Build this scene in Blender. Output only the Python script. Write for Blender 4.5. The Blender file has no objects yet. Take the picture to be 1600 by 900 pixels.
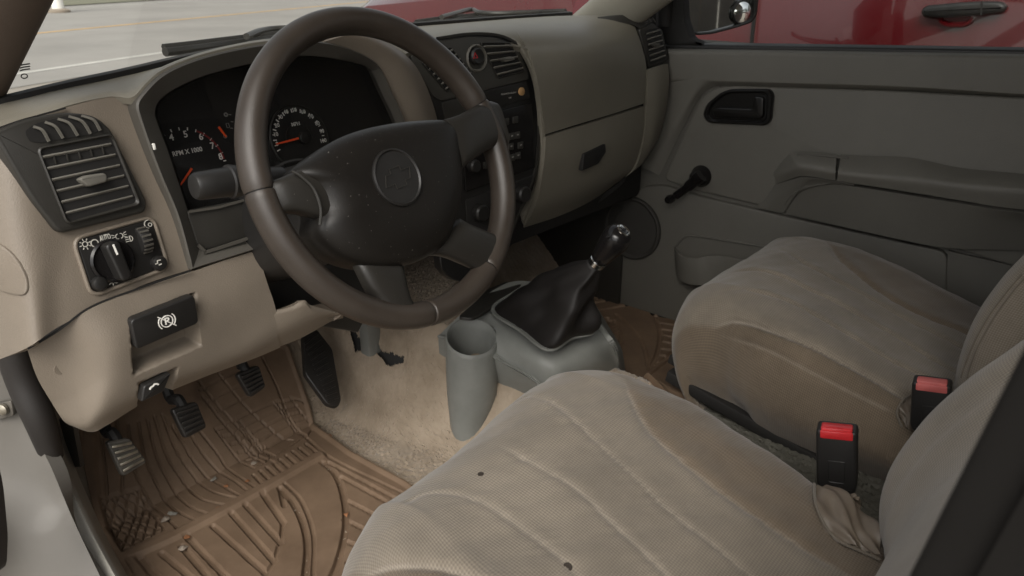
import bpy, bmesh, math, random
import numpy as np
from mathutils.bvhtree import BVHTree
from mathutils import Vector, Matrix
random.seed(7); rng = np.random.default_rng(7)
sc = bpy.context.scene
COL = sc.collection
# ------------------------------------------------------------------ camera
CAM = np.array([-.25, -.69, .872]); FPX = 1202.0
yaw, pitch, roll = [math.radians(a) for a in (49.37, 23.08, .2)]
_f = np.array([math.sin(yaw)*math.cos(pitch), math.cos(yaw)*math.cos(pitch), -math.sin(pitch)])
_r = np.array([math.cos(yaw), -math.sin(yaw), 0.]); _u = np.cross(_r, _f)
_R = math.cos(roll)*_r + math.sin(roll)*_u; _U = -math.sin(roll)*_r + math.cos(roll)*_u
cd = bpy.data.cameras.new('camera'); cam = bpy.data.objects.new('camera', cd); COL.objects.link(cam)
cam.matrix_world = Matrix(((_R[0], _U[0], -_f[0], CAM[0]), (_R[1], _U[1], -_f[1], CAM[1]), (_R[2], _U[2], -_f[2], CAM[2]), (0, 0, 0, 1)))
cd.sensor_width = 36; cd.lens = FPX/1600*36; cd.clip_start = .02; cd.clip_end = 600
cd.dof.use_dof = True; cd.dof.focus_distance = 1.05; cd.dof.aperture_fstop = 11.0
sc.camera = cam
# ------------------------------------------------------------------ sky, sun, exposure
SUN_EL, SUN_AZ = math.radians(44), math.radians(243)      # azimuth measured clockwise from +Y
w = bpy.data.worlds.new('World'); sc.world = w; w.use_nodes = True
nt = w.node_tree; bg = nt.nodes['Background']
sk = nt.nodes.new('ShaderNodeTexSky'); sk.sky_type = 'NISHITA'; sk.sun_disc = False
sk.sun_elevation = SUN_EL; sk.sun_rotation = SUN_AZ; sk.air_density = 1.0; sk.dust_density = 4.0; sk.ozone_density = .6
hs = nt.nodes.new('ShaderNodeHueSaturation'); hs.inputs['Saturation'].default_value = .18
nt.links.new(sk.outputs[0], hs.inputs['Color']); nt.links.new(hs.outputs[0], bg.inputs[0]); bg.inputs[1].default_value = .15
sl = bpy.data.lights.new('sun', 'SUN'); sun = bpy.data.objects.new('sun', sl); COL.objects.link(sun)
sl.energy = 1.15; sl.angle = math.radians(35); sl.color = (1, .935, .83)
sd = Vector((math.sin(SUN_AZ)*math.cos(SUN_EL), math.cos(SUN_AZ)*math.cos(SUN_EL), math.sin(SUN_EL)))
sun.rotation_euler = sd.to_track_quat('Z', 'Y').to_euler(); sun.location = (0, 0, 12)
sc.view_settings.view_transform = 'Standard'; sc.view_settings.look = 'None'
sc.view_settings.exposure = 0.32; sc.view_settings.gamma = 1
sc.render.engine = 'CYCLES'
sc.cycles.max_bounces = 10; sc.cycles.diffuse_bounces = 5; sc.cycles.transparent_max_bounces = 12
sc.cycles.use_denoising = True

# ------------------------------------------------------------------ measuring helpers
def ray(px, py): return _f + _R*(px-800)/FPX - _U*(py-450)/FPX
def PX(px, py, x): d = ray(px, py); return CAM + d*((x-CAM[0])/d[0])
def PY(px, py, y): d = ray(px, py); return CAM + d*((y-CAM[1])/d[1])
def PZ(px, py, z): d = ray(px, py); return CAM + d*((z-CAM[2])/d[2])
class Plane:
    def __init__(s, p, n):
        s.p = np.array(p, float); n = np.array(n, float); s.n = n/np.linalg.norm(n)
        h = np.array([0, 0, 1.]) if abs(s.n[2]) < .9 else np.array([0, 1., 0])
        s.u = np.cross(h, s.n); s.u /= np.linalg.norm(s.u); s.v = np.cross(s.n, s.u)
    def __call__(s, px, py, off=0.):
        d = ray(px, py); p0 = s.p + s.n*off
        return CAM + d*(((p0-CAM) @ s.n)/(d @ s.n))
    def pts(s, L, off=0.): return [s(a, b, off) for a, b in L]
    def at(s, o, a, b, c=0.): return np.array(o) + s.u*a + s.v*b + s.n*c

def lin(h):
    if isinstance(h, str):
        c = [int(h[i:i+2], 16)/255 for i in (0, 2, 4)]
        return tuple(x/12.92 if x < .04045 else ((x+.055)/1.055)**2.4 for x in c)
    return tuple(h)
# ------------------------------------------------------------------ materials
def M(name, col, rough=.55, grain=0., gscale=900., mott=0., mscale=9., spec=.5, metal=0., coat=0., col2=None, weave=0., wscale=1100., wdir='X', sheen=0., scratch=0., side=None):
    m = bpy.data.materials.new(name); m.use_nodes = True
    t = m.node_tree; N = t.nodes; L = t.links; b = N['Principled BSDF']
    c = lin(col); b.inputs['Base Color'].default_value = (*c, 1)
    b.inputs['Roughness'].default_value = rough; b.inputs['Specular IOR Level'].default_value = spec
    b.inputs['Metallic'].default_value = metal; b.inputs['Coat Weight'].default_value = coat
    if sheen: b.inputs['Sheen Weight'].default_value = sheen; b.inputs['Sheen Roughness'].default_value = .5
    tc = N.new('ShaderNodeTexCoord'); co = tc.outputs['Object']
    if weave: ca_ = N.new('ShaderNodeAttribute'); ca_.attribute_name = 'cloth'
    cs = None
    if mott:
        n = N.new('ShaderNodeTexNoise'); n.inputs['Scale'].default_value = mscale; n.inputs['Detail'].default_value = 8; n.inputs['Roughness'].default_value = .65
        L.new(co, n.inputs['Vector'])
        r = N.new('ShaderNodeValToRGB'); e = r.color_ramp.elements; e[0].position = .3; e[1].position = .72
        c2 = lin(col2) if col2 else tuple(x*(1-mott) for x in c)
        e[0].color = (*c2, 1); e[1].color = (*[min(1, x*(1+mott*.35)) for x in c], 1)
        L.new(n.outputs[0], r.inputs[0]); cs = r.outputs[0]
        rr = N.new('ShaderNodeMapRange'); rr.inputs['To Min'].default_value = max(.05, rough-.10); rr.inputs['To Max'].default_value = min(1, rough+.12)
        L.new(n.outputs[0], rr.inputs['Value']); L.new(rr.outputs[0], b.inputs['Roughness'])
    if side:
        at = N.new('ShaderNodeAttribute'); at.attribute_name = 'side_cloth'
        mx = N.new('ShaderNodeMix'); mx.data_type = 'RGBA'; L.new(at.outputs['Fac'], mx.inputs[0]); mx.blend_type = 'MULTIPLY'
        L.new(cs, mx.inputs[6]); mx.inputs[7].default_value = (*side, 1); cs = mx.outputs[2]
        at = N.new('ShaderNodeAttribute'); at.attribute_name = 'seam_wear'; ml = N.new('ShaderNodeMath'); ml.operation = 'MULTIPLY'; ml.inputs[1].default_value = .30; L.new(at.outputs['Fac'], ml.inputs[0])
        mx = N.new('ShaderNodeMix'); mx.data_type = 'RGBA'; L.new(ml.outputs[0], mx.inputs[0]); L.new(cs, mx.inputs[6]); mx.inputs[7].default_value = (.42, .37, .31, 1); cs = mx.outputs[2]
    hgt = None
    if grain:
        n = N.new('ShaderNodeTexNoise'); n.inputs['Scale'].default_value = gscale; n.inputs['Detail'].default_value = 3
        L.new(co, n.inputs['Vector']); hgt = n.outputs[0]
    if weave:
        w1 = N.new('ShaderNodeTexWave'); w1.bands_direction = wdir; w1.inputs['Scale'].default_value = wscale/20; w1.inputs['Distortion'].default_value = .6; w1.inputs['Detail Scale'].default_value = 30
        w2 = N.new('ShaderNodeTexWave'); w2.bands_direction = 'Y'; w2.inputs['Scale'].default_value = wscale/20; w2.inputs['Distortion'].default_value = .6; w2.inputs['Detail Scale'].default_value = 30
        L.new(ca_.outputs['Vector'], w1.inputs['Vector']); L.new(ca_.outputs['Vector'], w2.inputs['Vector'])
        mm = N.new('ShaderNodeMath'); mm.operation = 'ADD'; L.new(w1.outputs['Fac'], mm.inputs[0]); L.new(w2.outputs['Fac'], mm.inputs[1])
        if hgt is not None:
            m3 = N.new('ShaderNodeMath'); m3.operation = 'ADD'; L.new(mm.outputs[0], m3.inputs[0]); L.new(hgt, m3.inputs[1]); hgt = m3.outputs[0]
        else: hgt = mm.outputs[0]
        mx = N.new('ShaderNodeMix'); mx.data_type = 'RGBA'; mx.blend_type = 'MULTIPLY'; mx.inputs[0].default_value = 1
        mr = N.new('ShaderNodeMapRange'); mr.inputs['From Max'].default_value = 2; mr.inputs['To Min'].default_value = 1-weave; mr.inputs['To Max'].default_value = 1+weave*.5
        L.new(mm.outputs[0], mr.inputs['Value'])
        if cs is None: mx.inputs[6].default_value = (*c, 1)
        else: L.new(cs, mx.inputs[6])
        L.new(mr.outputs[0], mx.inputs[7]); cs = mx.outputs[2]
    if scratch:
        sp = N.new('ShaderNodeTexNoise'); sp.inputs['Scale'].default_value = 420; sp.inputs['Detail'].default_value = 1; L.new(co, sp.inputs['Vector'])
        r2 = N.new('ShaderNodeMapRange'); r2.inputs['From Min'].default_value = .765; r2.inputs['From Max'].default_value = .79; L.new(sp.outputs[0], r2.inputs['Value'])
        r3 = N.new('ShaderNodeMath'); r3.operation = 'MULTIPLY'; r3.inputs[1].default_value = scratch; L.new(r2.outputs[0], r3.inputs[0])
        mx = N.new('ShaderNodeMix'); mx.data_type = 'RGBA'; L.new(r3.outputs[0], mx.inputs[0])
        if cs is None: mx.inputs[6].default_value = (*c, 1)
        else: L.new(cs, mx.inputs[6])
        mx.inputs[7].default_value = (.45, .42, .38, 1); cs = mx.outputs[2]
    if cs is not None: L.new(cs, b.inputs['Base Color'])
    if hgt is not None:
        bp = N.new('ShaderNodeBump'); bp.inputs['Strength'].default_value = max(grain, weave); bp.inputs['Distance'].default_value = .0008
        L.new(hgt, bp.inputs['Height']); L.new(bp.outputs[0], b.inputs['Normal'])
    return m
def glass_mat(name, tint, refl=.9):
    m = bpy.data.materials.new(name); m.use_nodes = True; t = m.node_tree; N = t.nodes; L = t.links
    N.remove(N['Principled BSDF']); o = N['Material Output']
    tr = N.new('ShaderNodeBsdfTransparent'); tr.inputs[0].default_value = (*tint, 1)
    gl = N.new('ShaderNodeBsdfGlossy'); gl.inputs['Roughness'].default_value = .02
    fr = N.new('ShaderNodeFresnel'); fr.inputs[0].default_value = 1.45
    mu = N.new('ShaderNodeMath'); mu.operation = 'MULTIPLY'; mu.inputs[1].default_value = refl; L.new(fr.outputs[0], mu.inputs[0])
    mx = N.new('ShaderNodeMixShader'); L.new(mu.outputs[0], mx.inputs[0]); L.new(tr.outputs[0], mx.inputs[1]); L.new(gl.outputs[0], mx.inputs[2]); L.new(mx.outputs[0], o.inputs[0])
    return m

BEIGE = M('beige_plastic', (.222, .186, .146), .5, .5, 620, .16, 5, scratch=.0)
BEIGE_TOP = M('beige_pad', (.205, .188, .150), .48, .5, 620, .12, 6)
CHAR = M('charcoal_plastic', (.030, .028, .024), .42, .25, 800, .15, 9)
BEZEL = M('bezel_plastic', (.080, .074, .063), .45, .2, 800, .15, 9)
BLACK = M('black_plastic', (.018, .017, .016), .4, .15, 900, .2, 12)
BLACKM = M('matt_black', (.012, .011, .010), .7, .1, 900)
GLOSSB = M('gloss_black', (.010, .009, .009), .2, spec=.38)
RIM = M('worn_leather', (.044, .035, .028), .34, .35, 1400, .25, 14, scratch=.12)
HUB = M('hub_plastic', (.011, .0095, .008), .42, .3, 1100, .2, 10, spec=.32, scratch=.35)
SPOKE = M('spoke_plastic', (.022, .020, .017), .42, .3, 1000, .2, 10, spec=.4, scratch=.2)
DOORG = M('door_grey', (.172, .163, .140), .52, .6, 560, .14, 4)
DOORG2 = M('door_grey_insert', (.132, .125, .107), .6, .35, 700, .12, 5)
GREYP = M('console_grey', (.225, .23, .212), .5, .3, 800, .25, 9)
FABRIC = M('seat_fabric', (.232, .198, .156), .95, .3, 1600, .34, 6, spec=.15, weave=.30, wscale=2000, sheen=.25, side=(.74, .68, .62))
VINYL = M('seat_vinyl', (.155, .125, .095), .42, .2, 900, .2, 12)
CARPET = M('carpet', (.37, .305, .235), 1., .9, 500, .34, 9, spec=.05, col2=(.225, .178, .128), sheen=.3)
CARPETG = M('carpet_dark', (.13, .125, .105), 1., .9, 600, .35, 18, spec=.05)
MAT = M('mat_rubber', (.195, .133, .087), .6, .25, 900, .38, 10, col2=(.130, .086, .055), spec=.35)
RUBBER = M('pedal_rubber', (.030, .027, .024), .34, .2, 900, .3, 30)
WORNP = M('worn_pedal_rubber', (.11, .10, .085), .42, .2, 900, .5, 40)
BARE = M('bare_metal', (.50, .46, .38), .35, .1, 900, .35, 60, metal=.9)
PAINT = M('silver_beige_paint', (.150, .139, .122), .62, 0, 1, .12, 6, coat=.1)
SEAL = M('seal_rubber', (.020, .017, .015), .6, .2, 900)
SILLP = M('sill_plastic', (.30, .285, .25), .5, .3, 800, .2, 9)
PILLAR = M('pillar_trim', (.105, .078, .060), .6, .35, 900, .15, 8)
PILLARR = M('pillar_trim_light', (.32, .30, .25), .55, .3, 700, .1, 8)
LEATH = M('boot_vinyl', (.014, .012, .011), .58, .4, 900, .25, 20, spec=.35)
CHROME = M('chrome', (.8, .8, .78), .12, metal=1.)
WHITEP = M('white_print', (.90, .88, .82), .6)
DIMW = M('dim_print', (.30, .29, .27), .6)
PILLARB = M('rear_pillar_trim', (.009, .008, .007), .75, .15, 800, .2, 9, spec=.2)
GRILLE = M('speaker_cloth', (.040, .037, .032), .8, .4, 500)
ICONP = M('icon_print', (.58, .56, .50), .6)
SLAT = M('louvre_plastic', (.15, .142, .122), .4, .1, 900)
STACKP = M('stack_plastic', (.058, .055, .048), .36, .2, 900, .15, 9)
HANDB = M('handle_black', (.008, .0075, .007), .3)
REDN = bpy.data.materials.new('needle_orange'); REDN.use_nodes = True
REDN.node_tree.nodes['Principled BSDF'].inputs['Base Color'].default_value = (1., .11, .02, 1)
REDD = M('dark_red_print', (.25, .02, .015), .6)
REDB = M('red_button', (.55, .025, .03), .3, 0, 1, .25, 60, coat=.3)
REDF = M('faded_red_button', (.55, .13, .12), .45, 0, 1, .25, 60)
REDPAINT = M('red_paint', (.095, .0035, .0058), .22, 0, 1, .1, 3, coat=1.)
AMBER = M('amber_plastic', (.45, .27, .12), .4)
STONE = M('debris', (.36, .30, .24), .9, .3, 300, .4, 60)
LEAFM = M('dry_leaf', (.30, .13, .055), .8, .3, 300, .4, 60)
GLASS = glass_mat('window_glass', (.86, .88, .85), .5); GLASSW = glass_mat('windscreen_glass', (.92, .93, .90), .12)
GLASSG = glass_mat('gauge_glass', (.93, .93, .93), .6)
HEADL = M('headliner', (.46, .43, .38), .95)
MIRROR = M('mirror_glass', (.85, .87, .87), .02, metal=1.)

# ------------------------------------------------------------------ mesh helpers
class Thing:
    pass
def thing(name, label, cat, loc, group=None):
    o = bpy.data.objects.new(name, None); o.empty_display_size = .05; COL.objects.link(o)
    o.location = [float(v) for v in loc]; o['label'] = label; o['category'] = cat
    if group: o['group'] = group
    return o
def wloc(o):
    v = Vector((0, 0, 0))
    while o is not None: v = v + o.location; o = o.parent
    return v
def mk(name, V, F, mat, parent=None, smooth=True, sharp=38, loc=None):
    me = bpy.data.meshes.new(name)
    base = np.array(wloc(parent)) if parent is not None else (np.array(loc, float) if loc is not None else np.zeros(3))
    V = np.asarray(V, float) - base
    me.from_pydata(V.tolist(), [], [list(map(int, f)) for f in F]); me.update()
    bm = bmesh.new(); bm.from_mesh(me); bmesh.ops.recalc_face_normals(bm, faces=bm.faces); bm.to_mesh(me); bm.free()
    return lk(name, me, mat, parent, smooth, sharp, base if parent is None else None)
def lk(name, me, mat, parent, smooth=True, sharp=38, loc=None):
    if mat is not None and not len(me.materials): me.materials.append(mat)
    if smooth:
        me.shade_smooth(); me.set_sharp_from_angle(angle=math.radians(sharp))
    o = bpy.data.objects.new(name, me); COL.objects.link(o)
    if parent is not None: o.parent = parent
    if loc is not None: o.location = [float(v) for v in loc]
    return o
def tag(o, label, cat, group=None):
    o['label'] = label; o['category'] = cat
    if group: o['group'] = group
    return o
def struct(o): o['kind'] = 'structure'; return o

def crom(P, n, closed=False):
    P = np.asarray(P, float); k = len(P)
    if closed: Q = np.vstack([P[-1], P, P[0], P[1]]); seg = k
    else: Q = np.vstack([2*P[0]-P[1], P, 2*P[-1]-P[-2]]); seg = k-1
    t = np.linspace(0, seg, n, endpoint=not closed); i = np.minimum(t.astype(int), seg-1); f = (t-i)[:, None]
    a, b, c, d = Q[i], Q[i+1], Q[i+2], Q[i+3]
    return .5*((2*b) + (c-a)*f + (2*a-5*b+4*c-d)*f**2 + (3*b-a-3*c+d)*f**3)
def netgrid(net, nv, nu):
    A = np.array([crom(r, nu) for r in net])
    return np.stack([crom(A[:, j], nv) for j in range(nu)], 1)      # nv x nu x 3
def gridnormals(G):
    du = np.gradient(G, axis=1); dv = np.gradient(G, axis=0); n = np.cross(du, dv)
    return n/(np.linalg.norm(n, axis=2, keepdims=True)+1e-12)
def quads(nv, nu, off=0, cu=False, cv=False):
    F = []
    for i in range(nv if cv else nv-1):
        for j in range(nu if cu else nu-1):
            a, b = i, (i+1) % nv; c, d = j, (j+1) % nu
            F.append((off+a*nu+c, off+a*nu+d, off+b*nu+d, off+b*nu+c))
    return F
def facing(G, up=False):
    n = gridnormals(G); s = n[:, :, 2].sum() if up else ((CAM-G)*n).sum()
    return n if s > 0 else -n
def solid(name, G, mat, parent, thick=.012, up=False, **kw):
    """grid of points as a sheet with real thickness, the back offset away from the viewer's side"""
    nv, nu = G.shape[:2]; n = facing(G, up); B = G - n*thick
    V = np.vstack([G.reshape(-1, 3), B.reshape(-1, 3)]); o = nv*nu
    F = quads(nv, nu) + [f[::-1] for f in quads(nv, nu, o)]
    rim = [j for j in range(nu)] + [i*nu+nu-1 for i in range(1, nv)] + [(nv-1)*nu+j for j in range(nu-2, -1, -1)] + [i*nu for i in range(nv-2, 0, -1)]
    for a, b in zip(rim, rim[1:]+rim[:1]): F.append((a, b, b+o, a+o))
    return mk(name, V, F, mat, parent, **kw)
def cloth(o, G, twice=True):
    du = np.cumsum(np.linalg.norm(np.diff(G, axis=1, prepend=G[:, :1]), axis=2), 1); dv = np.cumsum(np.linalg.norm(np.diff(G, axis=0, prepend=G[:1]), axis=2), 0)
    mu = du.mean(0)[None, :]+0*du; mv = dv.mean(1)[:, None]+0*dv
    A = np.stack([mu, mv, 0*mu], 2).reshape(-1, 3)
    if twice: A = np.vstack([A, A])
    at = o.data.attributes.new('cloth', 'FLOAT_VECTOR', 'POINT'); at.data.foreach_set('vector', A.astype(np.float32).ravel())
def on(o, px, py, off=0.):
    d = Vector(ray(px, py)).normalized(); b = wloc(o); ok, loc, n, _ = o.ray_cast(Vector(CAM)-b, d)
    if not ok: return None
    n = np.array(n); n = n if n @ (CAM-np.array(loc+b)) > 0 else -n
    return np.array(loc+b)+n*off
def sheet(name, net, mat, parent, nv=24, nu=24, thick=.012, **kw):
    return solid(name, netgrid(net, nv, nu), mat, parent, thick, **kw)
def rpoly(P, r=.006, n=4):
    """round the corners of a closed 3D polygon; r may be a list"""
    P = [np.asarray(p, float) for p in P]; k = len(P); out = []
    rs = r if isinstance(r, (list, tuple)) else [r]*k
    for i in range(k):
        a, b, c = P[i-1], P[i], P[(i+1) % k]
        la, lc = np.linalg.norm(a-b), np.linalg.norm(c-b); rr = min(rs[i], la*.48, lc*.48)
        p, q = b+(a-b)/la*rr, b+(c-b)/lc*rr
        for t in np.linspace(0, 1, n): out.append((1-t)**2*p + 2*t*(1-t)*b + t*t*q)
    return out
def newell(P):
    P = np.asarray(P); Q = np.roll(P, -1, 0); n = np.cross(P, Q).sum(0); n /= np.linalg.norm(n)
    return n if n @ (CAM-P.mean(0)) > 0 else -n
def inset(P, d):
    P = np.asarray(P); c = P.mean(0); n = newell(P); out = []
    k = len(P)
    area = sum(np.cross(P[i]-c, P[(i+1) % k]-c) @ n for i in range(k)); s = 1 if area > 0 else -1
    for i in range(k):
        t = P[(i+1) % k]-P[i-1]; t /= (np.linalg.norm(t)+1e-12); out.append(P[i] + s*np.cross(n, t)*d)
    return np.array(out)
def loops(name, L, mat, parent, cap0=True, cap1=True, closed=True, **kw):
    n = len(L[0]); V = np.vstack(L); F = quads(len(L), n, cu=closed)
    if cap0: F.append(tuple(range(n)))
    if cap1: F.append(tuple(range((len(L)-1)*n, len(L)*n))[::-1])
    return mk(name, V, F, mat, parent, **kw)
def plate(name, P, mat, parent, thick=.008, bev=.002, proud=0., seg=3, dome=0., n=None, **kw):
    """slab with the outline P facing the viewer, rounded front edge"""
    P = np.asarray(P); n = newell(P) if n is None else np.asarray(n)
    L = [P - n*thick + n*proud]
    if bev > 0:
        for k in range(seg+1):
            a = k/seg*math.pi/2
            L.append(inset(P, bev*(1-math.cos(a))) + n*(proud - bev*(1-math.sin(a))))
    else: L.append(P + n*proud)
    c = L[-1].mean(0)
    if dome:
        base = L[-1]
        for q, h in ((.75, .5), (.45, .85), (.15, 1.)): L.append(c + (base-c)*q + n*dome*h)
    return loops(name, L, mat, parent, **kw)
def rail(name, Oo, Ii, mat, parent, thick=.01, bev=.0015, proud=0., **kw):
    """frame between two matching outlines"""
    Oo, Ii = np.asarray(Oo), np.asarray(Ii); n = newell(Oo)
    L = [Oo-n*(thick-proud), Oo+n*(proud-bev), inset(Oo, bev)+n*proud, inset(Ii, -bev)+n*proud, Ii+n*(proud-bev), Ii-n*(thick-proud)]
    m = len(Oo); V = np.vstack(L); F = quads(6, m, cu=True, cv=True)
    return mk(name, V, F, mat, parent, **kw)
def tubegeo(P, r, sides=12, caps=True):
    P = np.asarray(P, float); k = len(P); r = np.ones(k)*r if np.isscalar(r) else np.asarray(r, float)
    T = np.gradient(P, axis=0); T /= np.linalg.norm(T, axis=1, keepdims=True)
    a = np.array([0, 0, 1.]) if abs(T[0][2]) < .9 else np.array([1., 0, 0]); u = np.cross(T[0], a); u /= np.linalg.norm(u)
    V = []
    for i in range(k):
        u = u - T[i]*(u @ T[i]); u /= np.linalg.norm(u); v = np.cross(T[i], u)
        for s in range(sides):
            q = 2*math.pi*s/sides; V.append(P[i] + r[i]*(math.cos(q)*u+math.sin(q)*v))
    F = quads(k, sides, cu=True)
    if caps: F += [tuple(range(sides))[::-1], tuple(range((k-1)*sides, k*sides))]
    return np.array(V), F
def tube(name, P, r, mat, parent, sides=12, **kw):
    V, F = tubegeo(P, r, sides); return mk(name, V, F, mat, parent, **kw)
def multi(name, parts, mat, parent, **kw):
    V = []; F = []; o = 0
    for v, f in parts:
        V.append(np.asarray(v)); F += [tuple(i+o for i in q) for q in f]; o += len(v)
    return mk(name, np.vstack(V), F, mat, parent, **kw)
def boxgeo(c, u, v, n, a, b, d):
    c, u, v, n = [np.asarray(q, float) for q in (c, u, v, n)]
    V = [c + sx*a/2*u + sy*b/2*v + sz*d/2*n for sz in (-1, 1) for sy in (-1, 1) for sx in (-1, 1)]
    return np.array(V), [(0, 1, 3, 2), (4, 6, 7, 5), (0, 4, 5, 1), (2, 3, 7, 6), (0, 2, 6, 4), (1, 5, 7, 3)]
def rbox(name, c, u, v, n, a, b, d, mat, parent, bev=.002, **kw):
    V, F = boxgeo(c, u, v, n, a, b, d); bm = bmesh.new(); vs = [bm.verts.new(p) for p in V]
    for f in F: bm.faces.new([vs[i] for i in f])
    bmesh.ops.recalc_face_normals(bm, faces=bm.faces)
    bmesh.ops.bevel(bm, geom=list(bm.edges), offset=bev, segments=2, affect='EDGES', profile=.5)
    bm.verts.index_update(); V = np.array([p.co for p in bm.verts]); F = [[q.index for q in f.verts] for f in bm.faces]; bm.free()
    return mk(name, V, F, mat, parent, **kw)
def ring_pts(c, u, v, ra, rb=None, n=32, a0=0., a1=2*math.pi, closed=True):
    rb = ra if rb is None else rb
    t = np.linspace(a0, a1, n, endpoint=not closed)
    return np.asarray(c) + np.cos(t)[:, None]*np.asarray(u)*ra + np.sin(t)[:, None]*np.asarray(v)*rb
def lathe(name, c, u, v, n, prof, mat, parent, seg=28, cap0=True, cap1=True, **kw):
    L = [ring_pts(np.asarray(c)+np.asarray(n)*h, u, v, r, n=seg) for r, h in prof]
    return loops(name, L, mat, parent, cap0, cap1, **kw)
_dg = None
def textgeo(s, size, o, u, v, n, spacing=1., bold=0., extr=.0002, slant=0., wide=1.):
    cu = bpy.data.curves.new('t', 'FONT'); cu.body = s; cu.size = size; cu.align_x = 'CENTER'; cu.align_y = 'CENTER'; cu.space_character = spacing
    cu.extrude = extr; cu.resolution_u = 2; cu.offset = bold; cu.shear = slant
    ob = bpy.data.objects.new('t', cu); COL.objects.link(ob); bpy.context.view_layer.update()
    me = bpy.data.meshes.new_from_object(ob.evaluated_get(bpy.context.evaluated_depsgraph_get()))
    V = np.array([q.co for q in me.vertices]); F = [tuple(p.vertices) for p in me.polygons]
    bpy.data.objects.remove(ob); bpy.data.curves.remove(cu); bpy.data.meshes.remove(me)
    o, u, v, n = [np.asarray(q, float) for q in (o, u, v, n)]
    return o + V[:, :1]*u*wide + V[:, 1:2]*v + V[:, 2:]*n, F
def strip(P, w, n, h=.0003, closed=False):
    """flat printed line of width w along 3D points P on a surface with normal n"""
    P = np.asarray(P, float); n = np.asarray(n, float)
    T = (np.roll(P, -1, 0)-np.roll(P, 1, 0)) if closed else np.gradient(P, axis=0)
    T = T/(np.linalg.norm(T, axis=1, keepdims=True)+1e-12); s = np.cross(T, n)*w/2
    k = len(P); V = np.vstack([P+s+n*h, P-s+n*h, P+s-n*.0004, P-s-n*.0004])
    F = []
    for i in range(k if closed else k-1):
        j = (i+1) % k; F += [(i, j, k+j, k+i), (2*k+i, 3*k+i, 3*k+j, 2*k+j), (i, 2*k+i, 2*k+j, j), (k+i, k+j, 3*k+j, 3*k+i)]
    return V, F
def seglist(pts, n=None): return [np.asarray(p) for p in pts]
UX, UY, UZ = np.eye(3)

# =================================================================== THE STREET OUTSIDE
GZ = -.55
def flat(name, x0, x1, y0, y1, z, mat): return struct(mk(name, [(x0, y0, z), (x1, y0, z), (x1, y1, z), (x0, y1, z)], [(0, 1, 2, 3)], mat, smooth=False))
LOT = M('lot_gravel', (.34, .305, .26), .95, .6, 30, .2, 2.); ROADM = M('road_asphalt', (.36, .34, .312), .9, .3, 60, .22, .35)
GRASS = M('verge_grass', (.22, .215, .15), 1., .6, 12, .3, 1.5); WLINE = M('road_paint', (.62, .60, .55), .8, 0, 1, .2, 3); YLINE = M('yellow_paint', (.66, .42, .18), .8, 0, 1, .2, 3)
flat('ground', -150, 250, -150, 250, GZ-.012, LOT)
rd = np.array([.925, .38, 0]); rd /= np.linalg.norm(rd); rn = np.array([-rd[1], rd[0], 0]); r0 = PZ(150, 97, GZ)
def band(name, a, b, z, mat):
    P = [r0+rn*a-rd*140, r0+rn*a+rd*140, r0+rn*b+rd*140, r0+rn*b-rd*140]
    return struct(mk(name, [(p[0], p[1], z) for p in P], [(0, 1, 2, 3)], mat, smooth=False))
band('road', -1.0, 12.6, GZ-.006, ROADM)
band('edge_line', -.07, .09, GZ-.002, WLINE); band('centre_line', 4.88, 5.06, GZ-.002, YLINE)
band('far_edge_line', 11.4, 11.5, GZ-.002, WLINE)
band('verge', 12.6, 60, GZ+.02, GRASS)
pp = PZ(92, 18, GZ+.02)
post = thing('post', 'white post standing at the far side of the road', 'post', pp)
mk('shaft', *(lambda g: (g[0], g[1]))(tubegeo([pp, pp+UZ*1.4, pp+UZ*2.8], .16, 10)), WHITEP, post)
lathe('footing', pp-UZ*.02, UX, UY, UZ, [(.3, 0), (.3, .06), (.2, .1)], STONE, post, 14)

# far things: only seen small in the door mirror
TRUNK = M('bark', (.10, .075, .055), .9, .4, 40, .3, 4); LEAVES = [M('foliage_a', (.055, .075, .03), .8), M('foliage_b', (.09, .11, .045), .8)]
def tree(name, label, base, h, r, seed, group):
    g = np.random.default_rng(seed); t = thing(name, label, 'tree', base, group); b = np.array(base)
    tube('trunk', [b, b+UZ*h*.3+UX*.1, b+UZ*h*.55], [.22, .17, .1], TRUNK, t, 8)
    n = 700; d = g.normal(size=(n, 3)); d /= np.linalg.norm(d, axis=1, keepdims=True)
    cl = g.normal(size=(14, 3))*np.array([r*.5, r*.5, h*.14]); c = cl[g.integers(0, 14, n)] + d*r*.36*g.random((n, 1))**.4 + b + UZ*h*.68
    a = g.normal(size=(n, 3))*.16; q = g.normal(size=(n, 3))*.16
    V = np.stack([c-a, c+q, c+a, c-q], 1).reshape(-1, 3); F = [(4*i, 4*i+1, 4*i+2, 4*i+3) for i in range(n)]
    o = mk('crown', V, F, LEAVES[0], t, smooth=False); o.data.materials.append(LEAVES[1])
    for i, p in enumerate(o.data.polygons): p.material_index = int(g.random() < .4)
for x, y, h, lb in [(-3, -24, 7, 'leafy tree behind the dark fence, leftmost of its row'), (1.5, -26, 9, 'tall leafy tree behind the dark fence, second of its row'), (5, -23, 8, 'leafy tree behind the dark fence, in the middle of its row'), (9, -25, 7, 'leafy tree behind the dark fence, second from the right of its row'), (13, -22, 8, 'leafy tree behind the dark fence, at the right end of its row')]:
    tree('tree', lb, (x, y, GZ), h, 2.6, int(30+x), 'trees behind the lot')
fb = thing('fence', 'dark board fence far behind the trucks, seen in the door mirror', 'fence', (4, -19, GZ))
FENCE = M('fence_boards', (.06, .052, .045), .9, .3, 20, .3, 2)
for i in range(60):
    x = -9+i*.45; mk('board', *boxgeo((x, -19, GZ+.75), UX, UY, UZ, .43, .03, 1.5), FENCE, fb, smooth=False)

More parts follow.
